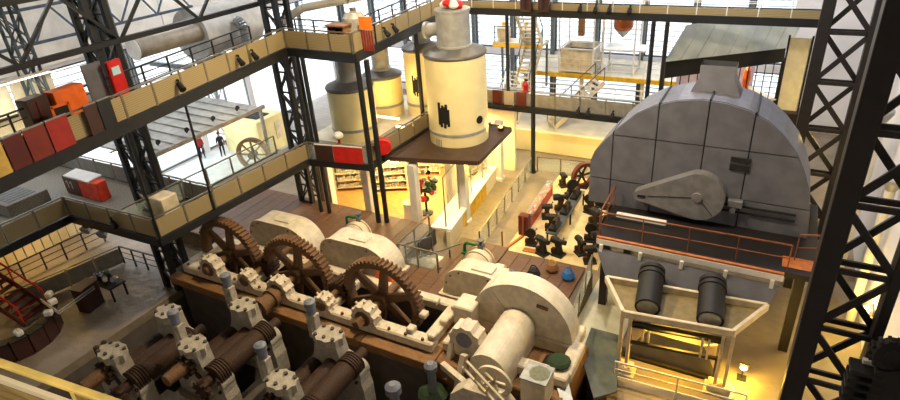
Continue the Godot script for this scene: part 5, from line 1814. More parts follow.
func cabin() -> void:
	var t := thing("cabin", "dark barred cabin with a pale grey pitched roof behind the hood", "cabin", Vector3(-2.4, 4.1, -34.5))
	var E0 := Vector3(-5.25, 6.95, -32.2)
	var E1 := Vector3(0.36, 7.0, -36.4)
	var R0 := Vector3(-4.6, 8.5, -33.9)
	var R1 := Vector3(0.9, 8.6, -38.2)
	var st := mb()
	var n := (E1 - E0).cross(R0 - E0).normalized()
	if n.y < 0: n = -n
	var dn := n * -0.08
	# eight roof sheets side by side
	for i in 8:
		st = mb()
		var a := E0.lerp(E1, (i + 0.01) / 8.0)
		var b := E0.lerp(E1, (i + 0.99) / 8.0)
		var c := R0.lerp(R1, (i + 0.99) / 8.0)
		var d := R0.lerp(R1, (i + 0.01) / 8.0)
		quad(st, a, b, c, d, n)
		quad(st, a + dn, b + dn, c + dn, d + dn, -n)
		quad(st, a, b, b + dn, a + dn, Vector3(0.5, -0.5, 0.7).normalized())
		quad(st, c, d, d + dn, c + dn, Vector3(-0.5, 0.5, -0.7).normalized())
		quad(st, a, d, d + dn, a + dn, (a - b).normalized())
		quad(st, b, c, c + dn, b + dn, (b - a).normalized())
		part("roof_sheet", st, M.roof_light, t, true)
	var along := (E1 - E0)
	var inw := Vector3(-along.z, 0, along.x).normalized()
	if inw.z > 0: inw = -inw
	var F0 := E0 + inw * 0.35 + along * 0.03
	var F1 := E1 + inw * 0.35 - along * 0.0
	st = mb()
	bar(st, F0 + Vector3(0, -0.5, 0), F1 + Vector3(0, -0.35, 0), 0.12, 1.0)
	part("fascia", st, M.black, t, true)
	for i in 15:
		var p := F0.lerp(F1, i / 14.0)
		st = mb()
		bx(st, Vector3(p.x, 5.2, p.z), Vector3(0.13 if i % 7 == 0 else 0.05, 2.3, 0.06))
		part("bar", st, M.black, t, true)
	st = mb()
	bar(st, Vector3(F0.x, 5.4, F0.z).lerp(Vector3(F1.x, 5.4, F1.z), 0.3) + inw * 2.3, Vector3(F1.x, 5.4, F1.z) + inw * 2.3, 0.1, 2.5)
	part("back_board", st, M.lilac, t, true)
	st = mb()
	var fl := PackedVector2Array()
	for p in [F0, F1, F1 + inw * 2.4, F0 + inw * 2.4]: fl.append(Vector2(p.x, -p.z))
	prism(st, fl, Vector3(0, 3.95, 0), Basis(Vector3.RIGHT, Vector3.FORWARD, Vector3.UP), 0.15)
	part("floor_slab", st, M.pale_floor, t, true)
	for k in 4:
		var p: Vector3 = [F0, F1, F1 + inw * 2.4, F0 + inw * 2.4][k]
		st = mb()
		bx(st, Vector3(p.x, 2.0, p.z), Vector3(0.2, 3.95, 0.2))
		part("leg", st, M.steel, t, true)
	for k in 2:
		var p: Vector3 = F0.lerp(F1, [0.62, 0.8][k]) + inw * 0.9
		var s := thing("orange_statue", ["orange display figure inside the barred cabin, left", "orange display stand inside the barred cabin, right"][k], "display", Vector3(p.x, 4.1, p.z))
		st = mb()
		lathe(st, Vector3.ZERO, Vector3.UP, [Vector2(0, 0), Vector2(0.3, 0), Vector2(0.3, 0.2), Vector2(0.14, 0.5), Vector2(0.2, 1.0), Vector2(0.16, 1.5), Vector2(0, 1.7)], 14)
		part("body", st, M.orange, s)
		st = mb()
		bx(st, Vector3(0, 0.1, 0), Vector3(0.7, 0.2, 0.5), Basis(), 0.02)
		part("base", st, M.red, s)
	var p := F0.lerp(F1, 0.7) + inw * 1.2
	var l := thing("unseen_ceiling_lamp", "unseen warm lamp under the cabin roof, lighting the displays", "lamp", Vector3(p.x, 6.75, p.z))  # unseen lamp, placed to light the inside of the cabin
	st = mb()
	bx(st, Vector3(0, 0.06, 0), Vector3(0.9, 0.08, 0.2), Basis(), 0.01)
	part("housing", st, M.white, l)
	st = mb()
	bx(st, Vector3(0, 0.0, 0), Vector3(0.8, 0.03, 0.14))
	part("tube", st, M.warm_glow, l)
	area(l, Vector3(0, -0.03, 0), Vector2(0.8, 0.14), Color(1.0, 0.85, 0.6), 5.0)

# ---------------------------------------------------------------- people
func seg_d(p: Vector3, a: Vector3, b: Vector3, ra: float, rb: float) -> float:
	var ab := b - a
	var t := clampf((p - a).dot(ab) / ab.length_squared(), 0.0, 1.0)
	return p.distance_to(a + ab * t) - lerpf(ra, rb, t)

func field(p: Vector3, bones: Array) -> float:
	var d := 1e9
	for b in bones:
		var e := seg_d(p, b[0], b[1], b[2], b[3])
		var h := clampf(0.5 + 0.5 * (d - e) / 0.035, 0.0, 1.0)
		d = lerpf(d, e, h) - 0.035 * h * (1.0 - h) if d < 1e8 else e
	return d

func surface_net(st: SurfaceTool, bones: Array, cell: float) -> void:
	var lo := Vector3.ONE * 1e9
	var hi := -lo
	for b in bones:
		for k in 2:
			var r: float = b[2 + k] + 0.06
			lo = lo.min(b[k] - Vector3.ONE * r)
			hi = hi.max(b[k] + Vector3.ONE * r)
	var n := Vector3i(((hi - lo) / cell).ceil()) + Vector3i.ONE * 2
	var v := PackedFloat32Array()
	v.resize(n.x * n.y * n.z)
	for z in n.z:
		for y in n.y:
			for x in n.x:
				v[(z * n.y + y) * n.x + x] = field(lo + Vector3(x, y, z) * cell, bones)
	var pts := {}
	for z in n.z - 1:
		for y in n.y - 1:
			for x in n.x - 1:
				var s := Vector3.ZERO
				var c := 0
				for e in [[0, 1], [0, 2], [0, 4], [1, 3], [1, 5], [2, 3], [2, 6], [3, 7], [4, 5], [4, 6], [5, 7], [6, 7]]:
					var p := Vector3(e[0] & 1, (e[0] >> 1) & 1, e[0] >> 2)
					var q := Vector3(e[1] & 1, (e[1] >> 1) & 1, e[1] >> 2)
					var a := v[((z + int(p.z)) * n.y + y + int(p.y)) * n.x + x + int(p.x)]
					var b := v[((z + int(q.z)) * n.y + y + int(q.y)) * n.x + x + int(q.x)]
					if (a < 0.0) != (b < 0.0):
						s += p.lerp(q, a / (a - b))
						c += 1
				if c > 0: pts[Vector3i(x, y, z)] = lo + (Vector3(x, y, z) + s / c) * cell
	for k in pts:
		for ax in 3:
			var d := Vector3i.ZERO; d[ax] = 1
			var u := Vector3i.ZERO; u[(ax + 1) % 3] = 1
			var w := Vector3i.ZERO; w[(ax + 2) % 3] = 1
			if not (pts.has(k - u) and pts.has(k - w) and pts.has(k - u - w)): continue
			var i: Vector3i = k
			var j: Vector3i = k + d
			if j.x >= n.x or j.y >= n.y or j.z >= n.z: continue
			if (v[(i.z * n.y + i.y) * n.x + i.x] < 0.0) == (v[(j.z * n.y + j.y) * n.x + j.x] < 0.0): continue
			var P := [pts[k], pts[k - u], pts[k - u - w], pts[k - w]]
			var N := []
			for p in P:
				N.append(Vector3(field(p + Vector3(0.01, 0, 0), bones) - field(p - Vector3(0.01, 0, 0), bones), field(p + Vector3(0, 0.01, 0), bones) - field(p - Vector3(0, 0.01, 0), bones), field(p + Vector3(0, 0, 0.01), bones) - field(p - Vector3(0, 0, 0.01), bones)).normalized())
			tri(st, P[0], P[1], P[2], N[0], N[1], N[2])
			tri(st, P[0], P[2], P[3], N[0], N[2], N[3])

func person(at: Vector3, turn: float, top: Material, legs: Material, label: String) -> void:
	var t := thing("person", label, "person", at, turn)
	var b := []
	var torso := [[Vector3(0, 0.98, 0), Vector3(0, 1.38, 0), 0.14, 0.16], [Vector3(-0.15, 1.4, 0), Vector3(0.15, 1.4, 0), 0.075, 0.075]]
	var pants := [[Vector3(-0.08, 0.93, 0), Vector3(0.08, 0.93, 0), 0.12, 0.12]]
	for s in [-1, 1]:
		pants.append([Vector3(s * 0.1, 0.9, 0), Vector3(s * 0.11, 0.5, 0.03), 0.085, 0.06])
		pants.append([Vector3(s * 0.11, 0.5, 0.03), Vector3(s * 0.12, 0.1, -0.02), 0.06, 0.045])
		torso.append([Vector3(s * 0.19, 1.38, 0), Vector3(s * 0.25, 1.1, 0.02), 0.055, 0.045])
		b.append([Vector3(s * 0.25, 1.1, 0.02), Vector3(s * 0.2, 0.9, 0.2), 0.04, 0.032])
		b.append([Vector3(s * 0.2, 0.9, 0.2), Vector3(s * 0.18, 0.86, 0.28), 0.035, 0.025])
		b.append([Vector3(s * 0.12, 0.06, -0.04), Vector3(s * 0.13, 0.04, 0.14), 0.045, 0.035])
	var body := []
	for q in torso + pants: body.append([q[0], q[1], q[2] - 0.012, q[3] - 0.012])
	body.append_array(b)
	body.append([Vector3(0, 1.4, 0), Vector3(0, 1.56, 0.01), 0.055, 0.05])
	body.append([Vector3(0, 1.6, 0.02), Vector3(0, 1.7, 0.01), 0.075, 0.09])
	body.append([Vector3(0, 1.62, 0.09), Vector3(0, 1.65, 0.095), 0.018, 0.012])
	var st := mb()
	surface_net(st, body, 0.04)
	part("body", st, M.skin, t)
	st = mb()
	surface_net(st, torso, 0.04)
	part("shirt", st, top, t)
	st = mb()
	surface_net(st, pants, 0.04)
	part("trousers", st, legs, t)
	st = mb()
	lathe(st, Vector3(0, 1.64, -0.012), Vector3.UP, [Vector2(0.098, 0.02), Vector2(0.104, 0.08), Vector2(0.085, 0.14), Vector2(0.04, 0.175), Vector2(0, 0.18)], 16)
	part("hair", st, M.cloth_dark, t)

# ---------------------------------------------------------------- left side
func lamp_strip(at: Vector3, dir: Vector3, L: float, label: String, e: float, c := Color(1.0, 0.93, 0.75), stem := 0.4) -> void:
	var l := thing("strip_lamp", label, "lamp", at)
	var st := mb()
	bar(st, -dir * L / 2, dir * L / 2, 0.16, 0.06)
	bx(st, Vector3(0, stem / 2, 0), Vector3(0.03, stem, 0.03))
	part("housing", st, M.white, l)
	st = mb()
	bar(st, -dir * (L / 2 - 0.05) + Vector3(0, -0.05, 0), dir * (L / 2 - 0.05) + Vector3(0, -0.05, 0), 0.1, 0.05)
	part("tube", st, M.cool_glow, l)
	var a := area(l, Vector3(0, -0.09, 0), Vector2(0.1, L), c, e)
	if absf(dir.x) > 0.5: a.area_size = Vector2(L, 0.1)

func left_side() -> void:
	var st: SurfaceTool
	# things on the upper walkway
	var o := thing("exhibit_cabinet", "bright orange display cabinet on the upper walkway", "cabinet", Vector3(-20.75, 9.5, -10.8))
	st = mb()
	bx(st, Vector3(0, 0.58, 0), Vector3(0.5, 1.16, 1.15), Basis(Vector3.UP, 0.15), 0.02)
	part("body", st, M.orange, o)
	st = mb()
	bx(st, Vector3(0.0, 0.05, 0), Vector3(0.56, 0.1, 1.2), Basis(Vector3.UP, 0.15))
	part("plinth", st, M.brown, o)
	var f := thing("framed_screen", "small dark screen in an orange frame leaning before the orange cabinet", "screen", Vector3(-19.95, 9.5, -10.1))
	st = mb()
	for q in [[Vector3(0, 0.86, 0), Vector3(0.07, 0.08, 0.6)], [Vector3(0, 0.3, 0), Vector3(0.07, 0.08, 0.6)], [Vector3(0, 0.58, 0.27), Vector3(0.07, 0.6, 0.08)], [Vector3(0, 0.58, -0.27), Vector3(0.07, 0.6, 0.08)]]:
		bx(st, q[0], q[1])
	part("frame", st, M.orange, f)
	st = mb()
	bx(st, Vector3(0.0, 0.58, 0), Vector3(0.04, 0.5, 0.48))
	part("screen", st, M.black, f)
	st = mb()
	bar(st, Vector3(0, 0.3, 0.15), Vector3(-0.1, 0, 0.2), 0.04, 0.04)
	part("leg", st, M.white, f)
	st = mb()
	bar(st, Vector3(0, 0.3, -0.15), Vector3(-0.1, 0, -0.2), 0.04, 0.04)
	part("leg", st, M.white, f)
	var b := thing("exhibit_cabinet", "dark brown display cabinet left of the orange one", "cabinet", Vector3(-20.75, 9.5, -9.75))
	st = mb()
	bx(st, Vector3(0, 0.58, 0), Vector3(0.5, 1.16, 0.75), Basis(Vector3.UP, 0.15), 0.02)
	part("body", st, M.brown, b)
	st = mb()
	bx(st, Vector3(0.27, 0.6, 0), Vector3(0.02, 0.9, 0.06))
	part("stripe", st, M.maroon, b)
	var r := thing("information_post", "tall red information post with a small blue screen on the upper walkway", "sign", Vector3(-20.75, 9.5, -12.75))
	st = mb()
	bx(st, Vector3(0, 0.78, 0), Vector3(0.16, 1.56, 0.62), Basis(Vector3.UP, 0.2), 0.03)
	part("body", st, M.red, r)
	st = mb()
	bx(st, Vector3(0.1, 1.2, 0.02), Vector3(0.02, 0.28, 0.36), Basis(Vector3.UP, 0.2))
	part("screen", st, M.pale_blue, r)
	var gp := thing("display_board", "dark grey tall board beside the red information post", "panel", Vector3(-21.0, 9.5, -12.1))
	st = mb()
	bx(st, Vector3(0, 0.8, 0), Vector3(0.08, 1.6, 0.7), Basis(), 0.01)
	part("board", st, M.hood, gp)
	st = mb()
	bx(st, Vector3(0, 0.03, 0), Vector3(0.4, 0.06, 0.7))
	part("foot", st, M.steel, gp)
	# banner panels on the outer face of the upper railing
	var zs := [[-6.9, -7.35, M.panel_yellow, "yellow cream"], [-7.4, -7.95, M.maroon, "dark maroon"], [-8.0, -8.65, M.maroon_b, "brownish red"], [-8.7, -9.4, M.red_dull, "dull red"], [-10.0, -10.45, M.brown, "blackish brown"], [-10.5, -11.0, M.steel, "navy"]]
	for q in zs:
		var x0: float = -17.6 + (q[0] + 3.5) * (2.7 / 17.4) + 0.1
		var x1: float = -17.6 + (q[1] + 3.5) * (2.7 / 17.4) + 0.1
		var t := thing("rail_banner", q[3] + " banner panel hung on the upper walkway railing", "banner", Vector3((x0 + x1) / 2, 9.5, (q[0] + q[1]) / 2), 0.0, "")
		st = mb()
		bar(st, Vector3(x0, 10.02, q[0]), Vector3(x1, 10.02, q[1]), 0.025, 0.94)
		part("sheet", st, q[2], t, true)
		st = mb()
		bar(st, Vector3(x0, 10.5, q[0]), Vector3(x1, 10.5, q[1]), 0.05, 0.04)
		part("top_rod", st, M.galv, t, true)
	for q in [[Vector3(-22.6, 10.9, -10.6), "white strip lamp above the orange cabinet"], [Vector3(-22.9, 10.85, -8.4), "white strip lamp farther left of the cabinets"]]:
		lamp_strip(q[0], Vector3.BACK, 1.9, q[1], 5.0)
	var wb := thing("display_wall", "white lit display boards behind the upper cabinets", "display", Vector3(-24.0, 9.3, -9.5))
	for i in 4:
		st = mb()
		bx(st, Vector3(-24.2, 10.0, -6.8 - i * 1.6), Vector3(0.06, 1.25, 1.5), Basis(), 0.01)
		part("board", st, M.white if i != 1 else M.mural, wb, true)
		st = mb()
		bx(st, Vector3(-24.2, 9.34, -6.8 - i * 1.6), Vector3(0.3, 0.08, 1.4))
		part("foot", st, M.steel, wb, true)
	var ms := thing("display_floor", "grey slab carrying the upper display boards", "platform", Vector3(-24.0, 9.2, -9.0))
	st = mb()
	bx(st, Vector3(-23.2, 9.2, -8.8), Vector3(3.2, 0.18, 9.6))
	part("slab", st, M.deck, ms, true)
	st = mb()
	bx(st, Vector3(-21.6, 9.2, -8.8), Vector3(0.1, 0.3, 9.6))
	part("edge", st, M.steel, ms, true)
	# cabinet and orange sign on the corner
	var cb := thing("cabinet", "brown wooden cabinet with open front on the upper corner", "cabinet", Vector3(-17.35, 9.5, -21.25))
	st = mb()
	for q in [[Vector3(-0.42, 0.55, 0), Vector3(0.06, 1.1, 0.5)], [Vector3(0.42, 0.55, 0), Vector3(0.06, 1.1, 0.5)], [Vector3(0, 0.55, -0.24), Vector3(0.84, 1.1, 0.04)], [Vector3(0, 0.04, 0), Vector3(0.84, 0.08, 0.5)]]:
		bx(st, q[0], q[1])
	part("body", st, M.timber, cb)
	st = mb()
	bx(st, Vector3(0, 1.13, 0), Vector3(1.05, 0.08, 0.62), Basis(), 0.01)
	part("top", st, M.timber, cb)
	st = mb()
	bx(st, Vector3(-0.18, 0.5, 0.1), Vector3(0.3, 0.85, 0.2), Basis(), 0.02)
	part("contents", st, M.brown, cb)
	var os := thing("orange_sign", "orange square sign above red slats on the upper corner", "sign", Vector3(-16.05, 9.5, -21.5))
	st = mb()
	bx(st, Vector3(0, 1.2, 0), Vector3(0.6, 0.55, 0.05), Basis(Vector3.UP, 0.2), 0.01)
	part("board", st, M.orange, os)
	for k in 5:
		st = mb()
		bx(st, Vector3(-0.25 + k * 0.13, 0.45, 0), Vector3(0.07, 0.9, 0.05))
		part("slat", st, M.maroon_b, os)
	var tk := thing("grey_vat", "grey steel vat behind the upper corner cabinet", "vat", Vector3(-17.1, 9.5, -22.1))
	st = mb()
	lathe(st, Vector3.ZERO, Vector3.UP, [Vector2(0, 0), Vector2(0.5, 0), Vector2(0.5, 1.3), Vector2(0.35, 1.55), Vector2(0, 1.6)], 22)
	part("body", st, M.tank_neck, tk)
	st = mb()
	cyl(st, Vector3(0, 1.6, 0), Vector3(0, 1.72, 0), 0.14, 0.14, 12)
	part("cap", st, M.tank_top, tk)
	# long pale pipe sloping along the walkway
	var pp := thing("pipe_run", "long pale grey pipe curving along the upper walkway", "pipe", Vector3(-22, 10.4, -23))
	st = mb()
	tube(st, [Vector3(-22.9, 9.9, -23.4), Vector3(-22.4, 10.3, -23.5), Vector3(-21.5, 10.75, -23.8), Vector3(-19.6, 11.0, -25.0), Vector3(-18.4, 11.05, -27.5), Vector3(-17.9, 11.1, -31.0)], 0.2, 12)
	part("barrel", st, M.drum, pp, true)
	for q in [Vector3(-21.5, 10.75, -23.8), Vector3(-19.6, 11.0, -25.0), Vector3(-18.4, 11.05, -27.5)]:
		st = mb()
		cyl(st, q, Vector3(q.x, 18.4, q.z), 0.02, 0.02, 6)
		part("hanger", st, M.steel, pp, true)
	# banners at the lower corner
	for q in [[-19.3, -18.35, M.brown, "blackish brown banner hung on the lower corner railing"], [-18.3, -16.75, M.red, "bright red banner hung on the lower corner railing"]]:
		var t := thing("rail_banner", q[3], "banner", Vector3((q[0] + q[1]) / 2, 4.1, -20.8))
		var za: float = -20.5 - (q[0] + 19.8) * 0.167 + 0.09
		var zb: float = -20.5 - (q[1] + 19.8) * 0.167 + 0.09
		st = mb()
		bar(st, Vector3(q[0], 4.55, za), Vector3(q[1], 4.55, zb), 0.025, 0.86)
		part("sheet", st, q[2], t, true)
		st = mb()
		bar(st, Vector3(q[0], 5.0, za), Vector3(q[1], 5.0, zb), 0.06, 0.05)
		part("top_rod", st, M.white, t, true)
	var rb := thing("red_drum", "red round drum on the lower walkway by the corner post", "drum", Vector3(-16.0, 4.1, -21.9))
	st = mb()
	lathe(st, Vector3(-0.2, 0.75, 0), Vector3(0.6, 0, 1), [Vector2(0, 0), Vector2(0.38, 0), Vector2(0.42, 0.05), Vector2(0.42, 0.35), Vector2(0.38, 0.4), Vector2(0, 0.4)], 24)
	part("shell", st, M.red, rb)
	st = mb()
	bx(st, Vector3(-0.1, 0.2, 0.15), Vector3(0.3, 0.4, 0.3), Basis(), 0.02)
	part("stand", st, M.steel, rb)
	var wb2 := thing("white_ball_lamp", "white globe on a red post behind the red banner", "lamp", Vector3(-18.55, 4.1, -21.5))
	st = mb()
	lathe(st, Vector3(0, 0.85, 0), Vector3.UP, [Vector2(0, 0), Vector2(0.14, 0.03), Vector2(0.24, 0.14), Vector2(0.24, 0.26), Vector2(0.14, 0.38), Vector2(0, 0.41)], 18)
	part("globe", st, M.white, wb2)
	st = mb()
	cyl(st, Vector3.ZERO, Vector3(0, 0.86, 0), 0.1, 0.06, 12)
	part("post", st, M.red, wb2)

	# the drum and its pipe
	var d := thing("horizontal_drum", "big cream horizontal drum with a long pipe at the upper left", "drum", Vector3(-29.2, 7.3, -24.6))
	st = mb()
	lathe(st, Vector3(-29.2, 9.2, -22.9), Vector3.FORWARD, [Vector2(0, 0), Vector2(1.42, 0), Vector2(1.42, 1.7), Vector2(1.36, 1.72), Vector2(1.36, 4.3), Vector2(1.1, 4.6), Vector2(0, 4.7)], 36)
	part("shell", st, M.drum, d, true)
	st = mb()
	lathe(st, Vector3(-28.6, 9.45, -18.9), Vector3.FORWARD, [Vector2(0, 0), Vector2(0.56, 0), Vector2(0.56, 0.06), Vector2(0.52, 0.08), Vector2(0.52, 4.1)], 26)
	part("pipe", st, M.drum_dark, d, true)
	st = mb()
	cyl(st, Vector3(-28.6, 9.45, -18.88), Vector3(-28.6, 9.45, -18.84), 0.55, 0.55, 26)
	part("end_plate", st, M.white, d, true)
	st = mb()
	var ep := []
	for k in 8:
		var a := deg_to_rad(90.0 * k / 7.0)
		ep.append(Vector3(-27.7 + 0.5 * sin(a), 9.6 - 0.55 * (1 - cos(a)), -25.0))
	ep.append(Vector3(-27.2, 7.6, -25.0))
	tube(st, ep, 0.3, 14)
	part("elbow", st, M.galv, d, true)
	for z in [-23.6, -26.4]:
		st = mb()
		bx(st, Vector3(-29.2, 7.6, z), Vector3(1.8, 0.9, 0.3), Basis(), 0.03)
		part("saddle", st, M.steel_grey, d, true)
		st = mb()
		bx(st, Vector3(-30.5, 7.05, z), Vector3(8.0, 0.26, 0.22))
		part("wall_beam", st, M.steel_grey, d, true)
	lamp_strip(Vector3(-27.4, 6.85, -23.6), Vector3.RIGHT, 1.2, "bright strip lamp below the big drum", 6.0, Color(1.0, 0.95, 0.85), 0.08)
	# valves beneath the drum
	var vv := thing("valve_group", "grey valves and pipes below the drum", "valves", Vector3(-26.9, 7.2, -23.4))
	st = mb()
	bx(st, Vector3(-26.9, 7.22, -24.3), Vector3(1.0, 0.08, 4.6))
	part("shelf", st, M.steel_grey, vv, true)
	for k in 6:
		st = mb()
		var p := Vector3(-26.9, 7.26, -22.6 - k * 0.5)
		lathe(st, p, Vector3.UP, [Vector2(0.1, 0), Vector2(0.2, 0.15), Vector2(0.2, 0.4), Vector2(0.08, 0.5), Vector2(0.08, 0.75), Vector2(0.18, 0.77), Vector2(0.18, 0.82), Vector2(0, 0.82)], 12)
		part("valve", st, M.galv if k % 2 else M.steel_grey, vv, true)

	# canopy of ribbed sheets over the annex
	var cn := thing("canopy", "grey ribbed lean-to canopy over the bright annex", "canopy", Vector3(-31.2, 4.2, -23.3))
	for i in 9:
		st = mb()
		var z := -17.4 - i * 0.93
		bx(st, Vector3(-31.1, 4.25, z - 0.46), Vector3(6.4, 0.06, 0.88), Basis(Vector3.BACK, -0.03))
		bx(st, Vector3(-31.1, 4.32, z - 0.02), Vector3(6.4, 0.09, 0.08), Basis(Vector3.BACK, -0.03))
		part("sheet", st, M.canopy, cn, true)
	st = mb()
	bx(st, Vector3(-27.9, 4.22, -21.6), Vector3(0.12, 0.24, 8.5))
	part("front_gutter", st, M.galv, cn, true)
	for z in [-17.8, -25.6]:
		st = mb()
		bx(st, Vector3(-28.05, 2.05, z), Vector3(0.16, 4.1, 0.16))
		part("post", st, M.galv, cn, true)
	for i in 3:  # fill lamps added to whiten the annex floor
		lamp_strip(Vector3(-31.5, 3.9, -18.8 - i * 2.8), Vector3.BACK, 2.4, ["nearest", "middle", "farthest"][i] + " added white strip lamp under the annex canopy, brightening the floor", 9.0, Color(0.95, 0.98, 1.0), 0.32)
	st = mb()
	bx(st, Vector3(-31.2, 0.02, -24.0), Vector3(6.6, 0.05, 14.0))
	struct("floor", st, M.cool_floor)
	for i in 4:
		var l := thing("downlight", "black spotlight sitting on the canopy, number %s from the landing" % ["first", "second", "third", "fourth"][i], "lamp", Vector3(-28.6, 4.38, -18.6 - i * 1.9))
		st = mb()
		lathe(st, Vector3(0, 0.1, 0), Vector3(0.6, 0.5, 0.2), [Vector2(0, 0), Vector2(0.1, 0), Vector2(0.13, 0.22), Vector2(0.1, 0.23), Vector2(0, 0.2)], 12)
		part("body", st, M.black, l)
		st = mb()
		cyl(st, Vector3(0, -0.02, 0), Vector3(0, 0.14, 0), 0.05, 0.05, 8)
		part("mount", st, M.black, l)

	var yb := thing("plant_housing", "cream cube housing with a dark grille on its top", "housing", Vector3(-31.4, 0, -28.0))
	st = mb()
	bx(st, Vector3(-0.25, 1.25, 0), Vector3(3.4, 2.5, 2.5), Basis(), 0.04)
	part("body", st, M.cream_yellow, yb)
	st = mb()
	bx(st, Vector3(0.1, 2.52, 0.1), Vector3(1.7, 0.06, 1.2))
	var gr := part("grille", st, M.iron, yb)
	for k in 6:
		st = mb()
		bx(st, Vector3(-0.62 + k * 0.29, 2.57, 0.1), Vector3(0.06, 0.04, 1.1))
		part("grille_bar", st, M.steel_grey, gr)
	st = mb()
	bx(st, Vector3(1.47, 1.4, -0.6), Vector3(0.06, 1.2, 0.6))
	part("door", st, M.cream_clean, yb)
	var hw := thing("cart_wheel", "half-hidden wooden cart wheel with a dark hub on the annex floor", "wheel", Vector3(-28.9, 1.13, -25.0))
	hw.scale = Vector3.ONE * 1.2
	st = mb()
	ring(st, arc(0, 0, 0.95, 0, 350, 35), arc(0, 0, 0.78, 0, 350, 35), Vector3(0, 0, -0.12), Basis(Vector3.UP, 0.3), 0.24)
	part("rim", st, M.timber, hw)
	for k in 8:
		var a := TAU * k / 8.0
		st = mb()
		var e := Basis(Vector3.UP, 0.3) * Vector3(cos(a), sin(a), 0)
		bar(st, e * 0.1, e * 0.8, 0.07, 0.07)
		part("spoke", st, M.timber, hw)
	st = mb()
	cyl(st, Basis(Vector3.UP, 0.3) * Vector3(0, 0, -0.2), Basis(Vector3.UP, 0.3) * Vector3(0, 0, 0.25), 0.2, 0.2, 14)
	part("hub", st, M.iron, hw)
	var mc := thing("small_engine", "dark small engine beside the wooden wheel", "engine", Vector3(-27.6, 0, -26.2))
	st = mb()
	bx(st, Vector3(0, 0.3, 0), Vector3(1.0, 0.6, 0.7), Basis(), 0.04)
	part("bed", st, M.iron, mc)
	st = mb()
	cyl(st, Vector3(-0.4, 0.85, 0), Vector3(0.4, 0.85, 0), 0.28, 0.28, 16)
	part("cylinder", st, M.steel_grey, mc)
	person(Vector3(-32.9, 0, -25.9), 1.2, M.cloth_dark, M.cloth_dark, "person in dark clothes standing in the annex near the cream cube")
	person(Vector3(-34.0, 0, -25.1), 0.6, M.cloth_red, M.cloth_dark, "person in a red top and dark trousers in the bright annex")
	var od := thing("orange_stall", "orange display stall at the back of the annex", "stall", Vector3(-33.9, 0, -28.2))
	for k in 3:
		st = mb()
		bx(st, Vector3(0, 0.55 + k * 0.62, -0.1 * k), Vector3(0.5, 0.5, 1.5 - k * 0.2), Basis(), 0.02)
		part("shelf_box", st, M.orange if k != 1 else M.red, od)
	st = mb()
	bx(st, Vector3(0, 0.15, 0), Vector3(0.6, 0.3, 1.6), Basis(), 0.01)
	part("base", st, M.brown, od)

	# numbered box on the landing
	var nb := thing("number_box", "brown and orange-red low box marked 11 on the lower landing", "box", Vector3(-27.1, 4.1, -13.55))
	st = mb()
	bx(st, Vector3(-0.72, 0.45, 0), Vector3(1.16, 0.9, 0.5), Basis(), 0.02)
	part("brown_side", st, M.brown_box, nb)
	st = mb()
	bx(st, Vector3(0.58, 0.45, 0), Vector3(1.42, 0.9, 0.5), Basis(), 0.02)
	part("red_side", st, M.orange_red, nb)
	st = mb()
	bx(st, Vector3(-0.1, 0.95, -0.05), Vector3(1.9, 0.1, 0.7), Basis(Vector3.RIGHT, 0.1), 0.02)
	part("white_top", st, M.white, nb)
	var tm := TextMesh.new()
	var fnt := SystemFont.new()
	fnt.font_names = PackedStringArray(["Droid Sans"])
	fnt.font_weight = 700
	tm.font = fnt
	tm.text = "11"
	tm.font_size = 48
	tm.pixel_size = 0.011
	tm.depth = 0.01
	var tx := MeshInstance3D.new()
	tx.name = "numerals"
	tx.mesh = tm
	tx.material_override = M.paper
	nb.add_child(tx)
	tx.position = Vector3(-0.85, 0.5, 0.256)
	var hv := thing("vent_box", "pale low box with a slotted top on the landing at the left edge", "vent", Vector3(-29.6, 4.1, -11.6))
	st = mb()
	bx(st, Vector3(0, 0.3, 0), Vector3(2.6, 0.6, 1.8), Basis(), 0.03)
	part("body", st, M.deck, hv)
	for k in 8:
		st = mb()
		bx(st, Vector3(-1.0 + k * 0.28, 0.61, 0.1), Vector3(0.12, 0.03, 1.2))
		part("slat", st, M.steel_grey, hv)
	var bxr := thing("cream_cabinet", "cream square cabinet on the walkway beside the lattice column", "cabinet", Vector3(-21.7, 4.1, -13.6))
	st = mb()
	bx(st, Vector3(0, 0.5, 0), Vector3(0.8, 1.0, 0.8), Basis(), 0.03)
	part("body", st, M.cream_clean, bxr)
	st = mb()
	bx(st, Vector3(0, 0.5, 0.41), Vector3(0.68, 0.85, 0.02), Basis(), 0.005)
	part("door", st, M.cream_clean, bxr)

	# ground floor at far left
	var r1 := thing("floor_railing", "white panelled railing on the ground floor at the left", "railing", Vector3(-27.6, 0, -12))
	rail(r1, Vector3(-28.4, 0, -9.2), Vector3(-27.2, 0, -14.0), 5, 1.0, 1.2)
	rail(r1, Vector3(-27.2, 0, -14.0), Vector3(-22.9, 0, -14.2), 2, 1.0, 0.9)
	var r2 := thing("floor_railing", "dark thin railing before the slatted wall at the left", "railing", Vector3(-30.6, 0, -12))
	rail(r2, Vector3(-31.0, 0, -7.0), Vector3(-30.2, 0, -15.0), 2, 1.0, 1.0)
	var sw := thing("slatted_screen", "cream upright slatted screen under the landing, lit yellow", "screen", Vector3(-32.6, 0, -11.0))
	for i in 26:
		st = mb()
		bx(st, Vector3(-32.6, 1.6, -4.6 - i * 0.46), Vector3(0.06, 3.2, 0.4), Basis(), 0.01)
		part("slat", st, M.wall_cream, sw, true)
	st = mb()
	bx(st, Vector3(-32.7, 0.1, -10.4), Vector3(0.12, 0.2, 12.2))
	bx(st, Vector3(-32.7, 3.2, -10.4), Vector3(0.12, 0.2, 12.2))
	part("frame", st, M.galv, sw, true)
